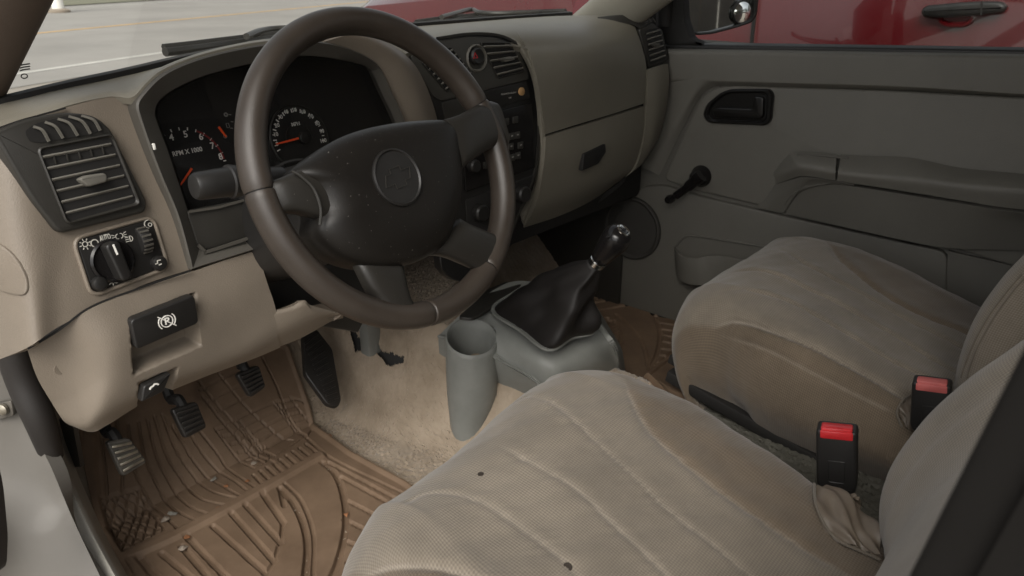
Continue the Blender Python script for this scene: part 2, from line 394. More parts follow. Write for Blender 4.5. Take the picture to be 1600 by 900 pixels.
# =================================================================== RED PICKUP ALONGSIDE
RX = 2.2
red = thing('red_pickup', 'red pickup truck parked alongside, seen through the passenger window', 'pickup truck', (RX+.85, .2, GZ))
def rsec(y, zt, zs, xin, xtop):
    # left half then mirrored: (x,z) outline of body at station y
    h = [(RX+.12, -.20), (RX+.02, -.12), (RX-.005, .2), (RX+.0, .45), (RX+.03, zs), (RX+xin, zt-.03), (RX+xtop, zt)]
    m = [(2*(RX+.875)-x, z) for x, z in h[::-1]]
    return np.array([(x, y, z) for x, z in h+m])
S = [rsec(-3.0, .78, .74, .06, .14), rsec(-1.2, .78, .74, .06, .14), rsec(-.4, .86, .83, .05, .10), rsec(.9, .84, .80, .06, .12), rsec(1.15, .82, .74, .08, .20), rsec(1.8, .80, .72, .09, .24), rsec(2.35, .76, .67, .12, .28), rsec(2.58, .69, .58, .2, .36), rsec(2.68, .50, .42, .24, .4)]
loops('body', S, REDPAINT, red, sharp=30)
CB_ = [np.array([(RX+.10, y, z), (RX+.26, y+dy, 1.28), (RX+1.49, y+dy, 1.28), (RX+1.65, y, z)]) for y, z, dy in ((1.1, .76, -.75), (-1.15, .80, .1))]
loops('cabin', [CB_[0], CB_[1]], GLOSSB, red, closed=True, smooth=False)
# door skin, its gap, and handle
DP_ = Plane((RX-.004, 0, .5), (-1, 0, .03))
gd = [(RX-.012, .40, .80), (RX-.012, .385, .10), (RX-.012, -.72, .10), (RX-.012, -.72, .80)]
rdoor = plate('door', rpoly(gd, .05, 6), REDPAINT, red, .02, .006)
rg = rpoly(gd, .05, 6); V, F = strip(inset(rg, -.006), .012, (-1, 0, 0), .001, True); mk('door_gap', V+np.array([.004, 0, 0]), F, BLACKM, red)
hp = Plane((RX-.02, -.1, .74), (-1, 0, .0))
hl = [(1437, 17), (1445, 9), (1500, 4), (1535, 2), (1564, 3), (1573, 10), (1566, 20), (1530, 24), (1460, 29), (1441, 27)]
plate('door_handle', rpoly(hp.pts(hl, .02), .01, 3), BLACK, red, .03, .01)
V, F = strip([hp(1534, 2, .0205), hp(1533, 24, .0205)], .004, (-1, 0, 0), .001); mk('key_cap_gap', V, F, BLACKM, red)
cup = rpoly(hp.pts([(1462, 20), (1468, 36), (1480, 42), (1505, 42), (1518, 36), (1525, 20)], .0), .02, 4)
loops('handle_cup', [np.array(cup)+np.array([.008, 0, 0]), np.array(cup)-np.array([.006, 0, 0]), inset(cup, .006)-np.array([.007, 0, 0]), inset(cup, .012)+np.array([.002, 0, 0])], REDPAINT, red)
for y in (1.75, -1.85):
    wl = lathe('wheel', (RX+.02, y, GZ+.37), UY, UZ, -UX, [(.30, -.2), (.37, -.17), (.37, .0), (.33, .02), (.23, .01)], BLACKM, red, 32)
    lathe('rim', (RX+.02, y, GZ+.37), UY, UZ, -UX, [(.22, -.1), (.225, .012), (.2, .015), (.08, -.02), (.05, .02)], CHROME, wl, 24)
# hood seam
hs_ = [np.array([RX+.21, 1.2, .816]), np.array([RX+.25, 1.8, .798]), np.array([RX+.30, 2.33, .757]), np.array([RX+.6, 2.40, .752]), np.array([RX+1.3, 2.40, .752])]
mk('hood_gap', *tubegeo(crom(hs_, 24), .006, 6), BLACKM, red)

# =================================================================== CAB SHELL
cab = thing('truck_cab', 'cab shell of the truck, open driver doorway with silver beige sill and pillars', 'truck cab', (.7, 0, -.1))
# carpeted floor pan: driver floor, tunnel hump, passenger floor, toe board
TOE = .47
def floor_h(x, y):
    x = np.asarray(x, float); y = np.asarray(y, float)
    toe = np.clip(y-TOE, 0, None)*.95
    def ss(t): t = np.clip(t, 0, 1); return t*t*(3-2*t)
    w = np.clip((y-.15)/.6, 0, 1)                       # the hump swells forward
    l0 = .60-.13*w; hump = ss((x-l0)/.14)*(1-ss((x-.86)/.15))
    return np.maximum(toe, hump*(.15+.24*w))
def hit(px, py, off=0.):
    d = ray(px, py); t = .3
    while t < 4:
        p = CAM+d*t
        if p[2] <= floor_h(p[0], p[1])+off: return p
        t += .002
    return p
tear = np.array([hit(a, b) for a, b in [(545, 508), (551, 526), (558, 538), (570, 541), (584, 538), (594, 552), (606, 561), (628, 565)]])
def dense_axis(a, b, h, lo, hi, hf):
    return np.concatenate([np.arange(a, lo, h), np.arange(lo, hi, hf), np.arange(hi, b, h)])
gx = dense_axis(.03, 1.40, .0036, tear[:, 0].min()-.03, tear[:, 0].max()+.03, .0012); gy = dense_axis(-1., .80, .0040, tear[:, 1].min()-.03, tear[:, 1].max()+.03, .0014)
XX, YY = np.meshgrid(gx, gy)
ZZ = floor_h(XX, YY) + rng.normal(size=XX.shape)*.0013
td = np.full(XX.shape, 9.)
for a, b in zip(tear, tear[1:]):
    for t in np.linspace(0, 1, 30):
        p = a+(b-a)*t; td = np.minimum(td, np.hypot(XX-p[0], YY-p[1])+np.abs(0))
wob = .0042+.0020*np.sin(XX*150+2)*np.sin(YY*120)+.0006*np.sin(XX*420)*np.sin(YY*330)
hole = td < wob
ZZ = ZZ+np.where(td < .03, .006*np.exp(-((td-.016)/.006)**2), 0)
nv, nu = XX.shape; Fq = []; hf = (hole[:-1, :-1] & hole[1:, 1:])
ii, jj = np.nonzero(~hf); Fq = np.stack([ii*nu+jj, ii*nu+jj+1, (ii+1)*nu+jj+1, (ii+1)*nu+jj], 1)
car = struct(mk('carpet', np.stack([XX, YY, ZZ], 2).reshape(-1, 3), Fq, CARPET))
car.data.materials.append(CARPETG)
mi = (YY[:-1, :-1][~hf] < -.10).astype(np.int32); car.data.polygons.foreach_set('material_index', mi)  # floor from the seats back takes the darker carpet tone
XX2, YY2 = np.meshgrid(np.linspace(.0, 1.44, 40), np.linspace(-1.05, .85, 50))
G = np.stack([XX2, YY2, floor_h(XX2, YY2)-.03], 2); mk('floor_pan', G.reshape(-1, 3), quads(50, 40), BLACKM, cab)
# roof, rear wall closed to block light, firewall, passenger-side lower body, cowl
def cpart(name, c, a, b, d, mat, bev=.01): return rbox(name, c, UX, UY, UZ, a, b, d, mat, cab, bev)
cpart('roof', (.71, -.50, 1.30), 1.50, 1.35, .06, HEADL, .02)
cpart('rear_wall_blocker', (.71, -1.12, .58), 1.50, .06, 1.38, HEADL, .02)  # unseen; closed over without a rear window, to keep light off the passenger side
cpart('firewall', (.71, .80, .20), 1.50, .05, .80, BLACKM)
# windscreen: plane from base to the roof front
WB = [PZ(-15, 166, .715), PZ(100, 138, .727), PZ(200, 116, .735), PZ(300, 92, .74), PZ(420, 68, .745), PZ(530, 53, .748), PZ(650, 41, .75), PZ(780, 31, .75), PZ(893, 23, .75)]
wb = crom(WB, 40); wt = np.stack([np.linspace(.14, 1.28, 40), .17-.0*np.linspace(0, 1, 40)-.05*(np.linspace(-1, 1, 40)**2), np.full(40, 1.28)], 1)
G = np.stack([wb*(1-t)+wt*t + np.array([0, .03, .03])*math.sin(math.pi*t) for t in np.linspace(0, 1, 16)], 0)
mk('windshield', G.reshape(-1, 3), quads(16, 40), GLASSW, cab)
sb = np.array([p+np.array([0, -.003, 0]) for p in wb])
G = np.stack([sb+np.array([0, .0, -.004]), sb+np.array([0, .0, .006]), sb+np.array([0, .010, .0075]), sb+np.array([0, .05, -.012])], 0); solid('windshield_seal', G, BLACKM, cab, .006)
G = np.stack([sb+np.array([0, .045, -.012]), sb+np.array([0, .10, -.06]), sb+np.array([0, .22, -.13]), sb+np.array([0, .62, -.17])], 0); solid('cowl', G, BLACKM, cab, .01)
st = PX(38, 108, .17)
wl_ = Plane(PZ(40, 112, .745), (.0, -.75, .66)); sparts = []
for yy in (101, 105, 109): sparts.append(strip([wl_(31, yy+1.5, .001), wl_(36, yy, .001), wl_(47, yy-1.5, .001)], .0014, wl_.n))
sparts.append(strip([wl_(38+5*math.cos(a), 119+3.4*math.sin(a), .001) for a in np.linspace(0, 6.283, 18)[:-1]], .0012, wl_.n, closed=True))
multi('glass_stamp', sparts, BLACKM, cab)
# A pillars
def pil(name, P0, P1, w0, mat, dirs):
    L = []
    for t in np.linspace(0, 1, 8):
        c = np.asarray(P0)*(1-t)+np.asarray(P1)*t; u, v = dirs
        L.append(c+np.array([u*math.cos(a)*w0*(1 if math.cos(a) > 0 else 1.) + v*math.sin(a)*w0*.7 for a in np.linspace(0, 2*math.pi, 24, endpoint=False)]))
    return loops(name, L, mat, cab)
a0, a1 = PX(0, 168, .058), PX(92, -15, .092); dirA = (a1-a0); a1 = a0+dirA*3.0; a0 = a0-dirA*.3
vdir = np.cross(dirA/np.linalg.norm(dirA), ray(20, 100)/np.linalg.norm(ray(20, 100))); vdir /= np.linalg.norm(vdir)
vdir = vdir if vdir @ _R > 0 else -vdir
fd = np.cross(vdir, dirA/np.linalg.norm(dirA))
pil('pillar_trim', a0-vdir*.075, a1-vdir*.075, .075, PILLAR, (vdir, fd*.8))
b0, b1 = np.array([1.345, .465, .745]), np.array([1.25, .14, 1.28])
b0 = PX(905, 25, 1.36); b1 = b0+(PX(985, -70, 1.27)-b0)*1.0
dB = PX(918, 0, 1.33)-PX(893, 22, 1.35); dB /= np.linalg.norm(dB)
b0 = PX(893, 25, 1.35)-dB*.06; b1 = b0+dB*.62; vB = np.cross(dB, ray(920, 10)); vB /= np.linalg.norm(vB); vB = vB if vB @ _R > 0 else -vB
pil('pillar_trim', b0+vB*.058, b1+vB*.058, .058, PILLARR, (vB, np.cross(vB, dB)*.8))
# driver doorway: hinge pillar, sill, plastic scuff plate, rubber seal
rows = [[PX(-140, 430, -.03), PX(-60, 410, -.015), PX(-8, 440, .0)], [PX(-140, 650, -.05), PX(-50, 620, -.04), PX(40, 640, .0)],
        [PX(-130, 760, -.10), PX(-40, 740, -.06), PX(82, 735, .0)], [PX(-120, 850, -.16), PX(0, 840, -.08), PX(118, 820, .0)], [PX(-100, 1000, -.16), PX(60, 1000, -.08), PX(185, 960, .0)]]
sheet('door_frame', rows, PAINT, cab, 30, 20, .02)
rows = [[PX(70, 690, .012), PX(82, 674, .02), PX(94, 668, .045)], [PX(76, 730, .008), PX(96, 725, .02), PX(114, 722, .05)], [PX(96, 800, .004), PX(130, 800, .020), PX(148, 800, .05)],
        [PX(118, 850, .002), PX(155, 850, .020), PX(172, 850, .05)], [PX(148, 910, .002), PX(188, 910, .020), PX(205, 910, .05)], [PX(200, 1010, .002), PX(242, 1010, .022), PX(258, 1010, .05)]]
sheet('scuff_plate', rows, SILLP, cab, 30, 12, .012)
V, F = strip(crom([PX(74, 690, .0115), PX(84, 722, .011), PX(90, 720, .0165), PX(95, 716, .021)], 12), .004, (-1, 0, .2)); mk('scuff_plate_lip', V, F, SILLP, cab)
sealp = crom([PX(-70, 330, .005), PX(-20, 430, .005), PX(12, 520, .005), PX(35, 590, .006), PX(60, 650, .008), PX(74, 690, .010), PX(82, 715, .011)], 40)
tube('door_seal', sealp, np.interp(np.linspace(0, 1, 40), [0, .6, 1], [.022, .021, .014]), SEAL, cab, 14)
# hinge bolt plate
hq = Plane(PX(8, 640, -.02), (-1, -.55, .1))
hb = plate('hinge_plate', rpoly(hq.pts([(-12, 632), (17, 626), (21, 650), (-10, 658)], .003), .004), WORNP, cab, .006, .001)
lathe('bolt', hq(6, 639, .005), hq.u, hq.v, hq.n, [(.008, 0), (.008, .004), (.004, .006)], BARE, hb, 12)
hq2 = Plane(PX(0, 790, -.1), (-1, -.5, .2))
plate('lower_hinge', rpoly(hq2.pts([(-50, 700), (-34, 712), (-20, 770), (-12, 850), (-14, 905), (-50, 905)], .0), .012), SEAL, cab, .02, .004)
# kick panel on the driver's left
rows = [[PX(92, 655, .045), PX(100, 655, .048), PX(112, 655, .048)], [PX(112, 730, .05), PX(120, 730, .052), PX(126, 730, .052)]]
sheet('kick_panel', rows, CHAR, cab, 8, 8, .006)
# B pillar close to the lens
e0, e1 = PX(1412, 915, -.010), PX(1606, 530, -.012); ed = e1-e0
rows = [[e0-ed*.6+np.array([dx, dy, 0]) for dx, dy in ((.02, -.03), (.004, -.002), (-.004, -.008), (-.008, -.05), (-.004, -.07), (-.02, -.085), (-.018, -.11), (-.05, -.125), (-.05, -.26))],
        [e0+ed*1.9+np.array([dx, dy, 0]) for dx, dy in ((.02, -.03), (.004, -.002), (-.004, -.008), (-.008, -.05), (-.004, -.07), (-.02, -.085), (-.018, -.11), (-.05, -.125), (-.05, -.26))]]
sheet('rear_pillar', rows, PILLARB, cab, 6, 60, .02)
# lower body on the passenger side, sill plate by the passenger mat
cpart('passenger_sill', (1.445, -.2, -.04), .09, 2.0, .14, BLACKM, .02)
rows = [[PZ(952, 400, .05), PZ(985, 438, .05), PZ(1030, 462, .05), PZ(1085, 478, .05), PZ(1140, 492, .05)], [PZ(955, 425, .02), PZ(985, 462, .02), PZ(1030, 484, .02), PZ(1090, 498, .02), PZ(1150, 512, .02)]]
sheet('passenger_scuff_plate', rows, GREYP, cab, 8, 24, .012)
cpart('kick_panel', (.012, .64, .22), .02, .36, .62, CHAR, .006); cpart('kick_panel', (1.40, .56, .22), .02, .45, .5, CHAR, .006)

# =================================================================== WIPERS
def wiper(label, blade, arm, zb):
    p = PZ(*blade[0], zb); t = thing('wiper', label, 'windshield wiper', p)
    B = crom([PZ(a, b, zb) for a, b in blade], 24)
    V, F = tubegeo(B, .008, 8); mk('blade', V, F, BLACK, t)
    V, F = tubegeo(B+np.array([0, .003, .0075]), .0055, 6); mk('rubber_spine', V, F, BLACKM, t)
    tube('arm', crom([PZ(a, b, zb+.015) for a, b in arm], 20), .006, CHAR, t, 8)
wiper('windshield wiper lying behind the instrument hood, left of the steering wheel rim', [(258, 81), (300, 76), (360, 68), (440, 58)], [(385, 57), (405, 49), (430, 45), (470, 44)], .730)
wiper('windshield wiper in front of the red hood, by the right windshield corner', [(652, 40), (700, 33), (770, 26), (830, 23), (885, 21)], [(690, 27), (735, 15), (752, 20), (800, 21), (880, 19)], .738)

# =================================================================== DASHBOARD
dash = thing('dashboard', 'two tone beige and charcoal dashboard under the windshield', 'dashboard', (.7, .35, .5))
DL = Plane((.09, .25, .60), (.08, -1, .20))
CBP = Plane((.35, .25, .65), (0, -1, .12))
def mix(a, b, t): return np.asarray(a)*(1-t)+np.asarray(b)*t
# instrument bezel outlines
BO = [(297, 421), (275, 340), (250, 280), (233, 236), (217, 190), (211, 165), (220, 147), (252, 116), (300, 94), (360, 78), (420, 68), (470, 65), (504, 66), (540, 75), (572, 89), (592, 106), (608, 140), (630, 188), (655, 260), (655, 330), (560, 360), (402, 388)]
BI = [(312, 388), (292, 325), (277, 280), (262, 235), (245, 190), (242, 174), (250, 156), (278, 136), (325, 116), (385, 101), (430, 92), (470, 87), (504, 88), (552, 96), (578, 104), (594, 119), (612, 152), (625, 188), (640, 260), (630, 330), (550, 350), (398, 372)]
O3 = np.array(CBP.pts(BO)); I3 = np.array(CBP.pts(BI, -.012))
def dense(P, k=6):
    # Catmull-Rom but keep the two bottom corners crisp
    a = crom(P, (len(P)-1)*k+1); b = np.linspace(P[-1], P[0], k+2)[1:-1]; return np.vstack([a, b])
Od, Id = dense(O3), dense(I3); nC = CBP.n
L = [Od-nC*.03, Od+nC*.003, inset(Od, .002)+nC*.0055, mix(Od, Id, .5)+nC*.004, Id, Id-nC*.01]
loops('instrument_bezel', L, BEZEL, dash, False, False)
DPL = Plane((.35, .315, .64), (0, -.95, .30))
Dd = np.array([DPL(a, b) for a, b in [(318, 392), (300, 335), (284, 290), (268, 240), (252, 196), (246, 180), (252, 160), (280, 140), (325, 120), (385, 105), (430, 96), (470, 91), (504, 92), (550, 100), (575, 108), (590, 122), (606, 154), (618, 190), (632, 260), (624, 326), (545, 346), (400, 372)]])
Dd = dense(Dd)
loops('instrument_well', [Id-nC*.010, mix(Id, Dd, .5)-nC*.006, Dd], BLACKM, dash, False, False)
clus = plate('instrument_cluster', inset(Dd, -.004), BLACKM, dash, .01, 0, proud=-.001)
# gauges
def arc_px(c, pts): return [DPL(a, b, .0012) for a, b in pts]
sn = [('0', 433, 225), ('10', 431, 210), ('20', 433, 196), ('30', 438, 183), ('40', 447, 175), ('50', 460, 172), ('60', 474, 175), ('70', 486, 182), ('80', 496, 193), ('90', 503, 205), ('100', 505, 220)]
tx = [textgeo(s, .0086, DPL(a, b, .0012), DPL.u, DPL.v, DPL.n, bold=.0001, wide=.95) for s, a, b in sn]
tx.append(textgeo('MPH', .0075, DPL(462, 194, .0012), DPL.u, DPL.v, DPL.n, bold=.00015))
sc_ = DPL(468, 216, .0012)
def tick(c, ang, r0, r1, w):
    d = DPL.u*math.cos(ang)+DPL.v*math.sin(ang); return strip([c+d*r0, c+d*r1], w, DPL.n)
a_s = np.radians(np.linspace(196, -14, 21))
for k, a in enumerate(a_s): tx.append(tick(sc_, a, .0405 if k % 2 else .039, .0445, .0011 if k % 2 else .0016))
mk('speedometer_arc', *strip(ring_pts(sc_, DPL.u, DPL.v, .0225, n=40, a0=-.2, a1=math.pi+.3, closed=False), .0005, DPL.n), CHAR, clus)
multi('speedometer_scale', tx, WHITEP, clus)
lathe('speedometer_ring', sc_-DPL.n*.001, DPL.u, DPL.v, DPL.n, [(.0505, 0), (.0505, .003), (.049, .004), (.0478, .0005)], CHAR, clus, 48, False, False)
def needle(name, a, b, w):
    P0, P1 = DPL(*a, .005), DPL(*b, .005); d = P1-P0; d /= np.linalg.norm(d); s = np.cross(d, DPL.n)
    V = [P0+s*w*.6, P0-s*w*.6, P1-s*w*.9, P1+s*w*.9]; V = V+[v-DPL.n*.0015 for v in V]
    o = mk(name, V, [(0, 1, 2, 3), (4, 7, 6, 5), (0, 4, 5, 1), (1, 5, 6, 2), (2, 6, 7, 3), (3, 7, 4, 0)], REDN, clus, smooth=False); return o
needle('speedometer_needle', (432, 225), (467, 216), .0018)
lathe('needle_hub', DPL(474, 215, .001), DPL.u, DPL.v, DPL.n, [(.009, 0), (.009, .005), (.007, .0065)], BLACK, clus, 20)
tn = [('4', 268, 215), ('5', 290, 210), ('6', 314, 214), ('7', 332, 228), ('8', 345, 245)]
tx = [textgeo(s, .0125, DPL(a, b, .0012), DPL.u, DPL.v, DPL.n, bold=.0002) for s, a, b in tn]
tx.append(textgeo('RPM X 1000', .0090, DPL(293, 237, .0012), DPL.u, DPL.v, DPL.n, bold=.0001, wide=.92))
tcn = DPL(296, 262, .0012)
tcr = np.linalg.norm(DPL(290, 200, .0012)-tcn)
for k, a in enumerate(np.radians(np.linspace(150, 0, 13))): tx.append(tick(tcn, a, tcr-.003, tcr+.001, .0014 if k % 2 == 0 else .0009))
multi('tachometer_scale', tx, WHITEP, clus)
mk('redline_arc', *strip(ring_pts(tcn, DPL.u, DPL.v, tcr-.001, n=20, a0=.05, a1=math.radians(62), closed=False), .0022, DPL.n), REDD, clus)
needle('tachometer_needle', (281, 291), (300, 263), .0017)
needle('fuel_needle', (354, 214), (342, 198), .0017)
fp = []
for a, b in ((398/2.5+200, 297/2.5+60), (407/2.5+200, 325/2.5+60), (405/2.5+200, 350/2.5+60)): fp.append(strip([DPL(a-2, b, .0012), DPL(a+2, b+.5, .0012)], .001, DPL.n))
q = DPL(356, 196, .0012)
fp += [strip(rpoly([q+DPL.u*a+DPL.v*b for a, b in ((-.002, -.003), (.002, -.003), (.002, .003), (-.002, .003))], .0005, 2), .0005, DPL.n, closed=True),
       strip(ring_pts(DPL(353, 179, .0012), DPL.u, DPL.v, .0022, n=12), .0018, DPL.n, closed=True), strip(ring_pts(DPL(352, 213, .0012), DPL.u, DPL.v, .0025, n=12), .0006, DPL.n, closed=True)]
multi('fuel_scale', fp, DIMW, clus)
lens = plate('gauge_lens', inset(Id, -.001), GLASSG, dash, .0015, 0, proud=-.009)
# small bright clip on the bezel seam
rbox('bezel_clip', CBP(240, 229, .003), CBP.u, CBP.v, CBP.n, .004, .008, .004, WHITEP, dash, .001)
# black lower bezel with small tray
tr = Plane((.25, .243, .53), (0, -1, .12))
plate('bezel_tray', rpoly(tr.pts([(292, 331), (380, 314), (396, 368), (322, 392), (309, 383)]), [.004, .002, .002, .012, .012]), CHAR, dash, .012, .002)
V, F = strip(crom(tr.pts([(309, 383), (318, 391), (326, 392), (396, 369)], .002), 20), .004, tr.n, .003); mk('tray_lip', V, F, BEZEL, dash)
V, F = strip(tr.pts([(294, 331), (340, 324), (380, 313)], .002), .003, tr.n, .002); mk('tray_edge', V, F, BEZEL, dash)

# beige left end with vent and light switch
def c2(P, y): return [PY(a, b, y) for a, b in P]
col0 = c2([(-70, 215), (-70, 300), (-70, 400), (-40, 470), (-10, 565)], .33)
col1 = DL.pts([(5, 200), (12, 290), (22, 390), (34, 460), (43, 543)], -.006)
col2_ = DL.pts([(110, 166), (110, 280), (110, 380), (100, 440), (100, 506)])
col3_ = DL.pts([(180, 152), (200, 270), (215, 350), (215, 400), (215, 449)])
col4_ = DL.pts([(212, 168), (234, 240), (265, 315), (283, 372), (297, 421)])
lpan = sheet('left_panel', [list(r) for r in zip(col0, col1, col2_, col3_, col4_)], BEIGE, dash, 40, 40, .012)
# fuse cover on the dash end
fo = [(1, 381), (14, 390), (27, 404), (38, 422), (44, 440), (43, 456), (34, 461), (16, 458), (0, 452)]
fo = [(-40, 362), (-18, 371)]+fo+[(-30, 438)]
plate('fuse_cover', crom([on(lpan, a, b, .001) for a, b in fo], 48, True), BEIGE, dash, .004, .0015, proud=.002)
# top pad from the glass to the fronts
fr_ = [DL(-40, 209, -.003), DL(40, 188, -.001), DL(110, 164, -.001), DL(172, 151, -.001), CBP(206, 152, -.004), CBP(228, 130, -.004), CBP(252, 110, -.004), CBP(299, 90, -.003), CBP(359, 74, -.003), CBP(420, 64, -.003), CBP(504, 62, -.003), CBP(574, 84, -.003)]
bk_ = [WB[0]+0, PZ(50, 151, .722), PZ(100, 138, .727), PZ(150, 127, .731), PZ(195, 117, .7345), PZ(235, 108, .736), PZ(275, 99, .738), PZ(330, 86, .742), PZ(380, 76, .744), PZ(430, 67, .745), PZ(500, 57, .747), PZ(580, 48, .749)]
mid = [mix(a, b, .5)+np.array([0, 0, .003]) for a, b in zip(fr_, bk_)]
mq = [mix(a, b, .15)+np.array([0, 0, .0035]) for a, b in zip(fr_, bk_)]
sheet('top_pad', [bk_, mid, mq, fr_], BEIGE_TOP, dash, 30, 80, .010)
# beige cheek right of the cluster
lft = CBP.pts([(504, 66), (540, 75), (572, 89), (592, 106), (608, 140), (630, 188), (655, 270)], -.002)
rgt = c2([(580, 52), (606, 66), (634, 86), (655, 112), (674, 155), (686, 200), (700, 275)], .27)
md = [mix(a, b, .5)+np.array([0, -.012, .006]) for a, b in zip(lft, rgt)]
sheet('cluster_cheek', [lft, md, rgt], BEIGE, dash, 16, 40, .012)
# passenger side: soft bag panel rolling down from the top
P_ = [[PZ(560, 50, .748), PZ(640, 42, .75), PZ(720, 35, .75), PZ(800, 29, .751), PZ(870, 25, .752), PX(935, 24, 1.28), PX(985, 26, 1.33)],
      [PY(590, 60, .36), PY(650, 56, .36), PY(725, 47, .345), PY(805, 46, .315), PY(880, 44, .305), PY(942, 42, .31), PX(992, 42, 1.32)],
      [PY(634, 84, .30), PY(680, 68, .30), PY(740, 60, .295), PY(824, 76, .264), PY(890, 72, .250), PY(950, 66, .252), PX(1001, 66, 1.315)]]
sheet('pad_centre', [r[:4] for r in P_], BEIGE_TOP, dash, 24, 70, .010)
P2 = [[PY(824, 76, .264), PY(890, 72, .250), PY(950, 66, .252), PX(1001, 66, 1.315)],
      [PY(836, 108, .244), PY(895, 100, .232), PY(952, 92, .234), PX(1009, 98, 1.308)],
      [PY(845, 156, .239), PY(900, 142, .230), PY(955, 128, .231), PX(1010, 130, 1.304)],
      [PY(852, 210, .243), PY(904, 194, .238), PY(960, 177, .237), PX(1008, 161, 1.300)]]
sheet('passenger_bag_panel', [P_[0][3:], P_[1][3:]]+P2, BEIGE_TOP, dash, 60, 40, .012)
P3 = [[PY(853, 214.5, .238), PY(905, 198.5, .233), PY(960, 181.5, .232), PX(1008, 165.5, 1.300)],
      [PY(849, 262, .238), PY(905, 245, .232), PY(958, 228, .232), PX(1005, 214, 1.298)],
      [PY(838, 318, .255), PY(895, 300, .248), PY(945, 282, .25), PX(992, 258, 1.295)],
      [PY(818, 356, .29), PY(880, 335, .285), PY(930, 310, .285), PX(978, 275, 1.29)]]
sheet('glove_box', P3, BEIGE_TOP, dash, 30, 40, .012)
gb = Plane((1.1, .229, .53), (0, -1, .03))
gh = plate('glove_box_handle', rpoly(gb.pts([(913, 241), (946, 225), (947, 238), (935, 256), (910, 267)], .003), .002), BLACKM, dash, .01, .001)
rows = [[PX(1011, 110, 1.302), PX(1026, 105, 1.33), PX(1044, 100, 1.375)], [PX(1011, 160, 1.298), PX(1028, 155, 1.33), PX(1045, 135, 1.38)], [PX(1007, 212, 1.295), PX(1024, 205, 1.33), PX(1037, 190, 1.38)], [PX(994, 260, 1.293), PX(1008, 250, 1.33), PX(1020, 232, 1.38)], [PX(976, 278, 1.29), PX(985, 270, 1.33), PX(990, 262, 1.38)]]
sheet('dash_end', rows, BEIGE_TOP, dash, 30, 16, .012)
# beige strip between the centre stack and the passenger panels
rows = [[PY(798, 60, .285), PY(812, 66, .272), PY(828, 78, .268)], [PY(826, 108, .262), PY(831, 108, .25), PY(839, 109, .248)], [PY(838, 165, .254), PY(843, 165, .245), PY(848, 163, .243)], [PY(840, 230, .258), PY(846, 232, .247), PY(852, 232, .243)], [PY(834, 290, .27), PY(840, 295, .258), PY(844, 300, .256)], [PY(812, 335, .29), PY(816, 345, .285), PY(820, 356, .292)]]
sheet('stack_surround', rows, BEIGE_TOP, dash, 40, 10, .012)
# underside
rows = [[PY(700, 400, .30), PY(760, 405, .30), PY(818, 358, .30), PY(880, 338, .295), PY(930, 312, .295), PX(978, 277, 1.285)], [PY(700, 380, .60), PY(760, 385, .60), PY(810, 330, .60), PY(860, 310, .60), PY(900, 290, .60), PX(940, 260, 1.285)]]
sheet('under_panel', rows, BLACKM, dash, 8, 20, .01)

rbox('dash_core', (1.09, .39, .50), UX, UY, UZ, .62, .20, .36, BLACKM, dash, .02); rbox('dash_core', (.40, .46, .54), UX, UY, UZ, .66, .22, .24, BLACKM, dash, .02)
def slats(parent, A0, A1, B0, B1, n, depth, w, mat, tilt=.0, name='slat', nrm=None, inset_=0.):
    """n louvre blades between the edges A0-A1 (left ends) and B0-B1 (right ends)"""
    for k in range(n):
        t = (k+.5)/n; a = mix(A0, A1, t); b = mix(B0, B1, t); u = b-a; l = np.linalg.norm(u); u /= l
        v = np.cross(nrm, u); v /= np.linalg.norm(v); nn = nrm*math.cos(tilt)+v*math.sin(tilt)
        c = (a+b)/2 - nrm*(depth/2+inset_)
        rbox(name, c, u, np.cross(nn, u), nn, l, w, depth, mat, parent, min(.0008, w*.3))
# left vent pod
pod = DL.pts([(-7, 205), (34, 187), (100, 174), (149, 180), (173, 200), (231, 316), (228, 332), (100, 364), (88, 360), (50, 312), (-9, 212)], .010)
POD = rpoly(pod, [.008, .02, .02, .012, .012, .008, .006, .006, .01, .01, .008], 4)
lv = plate('air_vent', POD, CHAR, dash, .03, .004)
g_ = DL.pts([(62, 235), (173, 214), (214, 316), (108, 346)], .0105); gr = rpoly(g_, .006, 5)
rail('vent_frame', rpoly(DL.pts([(56, 231), (176, 208), (221, 320), (104, 352)], .0125), .008, 5), gr, CHAR, lv, .004, .0015, proud=.002)
plate('vent_core', inset(gr, -.001), BLACKM, lv, .002, 0, proud=.0003)
A = [DL(a, b, .014) for a, b in [(64, 238), (108, 343), (172, 218), (212, 316)]]
slats(lv, A[0], A[1], A[2], A[3], 6, .008, .0022, SLAT, .55, nrm=DL.n)
for k in range(5):
    t = .15+k*.175; rbox('vane', mix(mix(A[0], A[2], t), mix(A[1], A[3], t), .12)-DL.n*.003, DL.u, DL.v, DL.n, .0016, .012, .004, CHAR, lv, .0004)
kn = rpoly(DL.pts([(124, 280), (135, 274), (163, 270), (168, 274), (168, 284), (139, 292)], .022), .003)
plate('vent_tab', kn, SLAT, lv, .012, .002)
tv = rpoly(DL.pts([(38, 205), (55, 193), (107, 180), (133, 180), (157, 191), (162, 201), (142, 210), (64, 223), (46, 221)], .0105), .004)
plate('demist_slot', tv, BLACKM, lv, .003, 0, proud=.0004)
for k, (a, b, c_) in enumerate([((52, 198), (66, 204), (76, 221)), ((70, 191), (86, 198), (98, 216)), ((90, 186), (108, 193), (121, 212)), ((107, 182), (128, 190), (141, 209)), ((127, 181), (146, 188), (156, 204))]):
    V, F = strip(crom([DL(*a, .012), DL(*b, .0135), DL(*c_, .012)], 10), .0028, DL.n, .002); mk('slat', V, F, SLAT, lv)
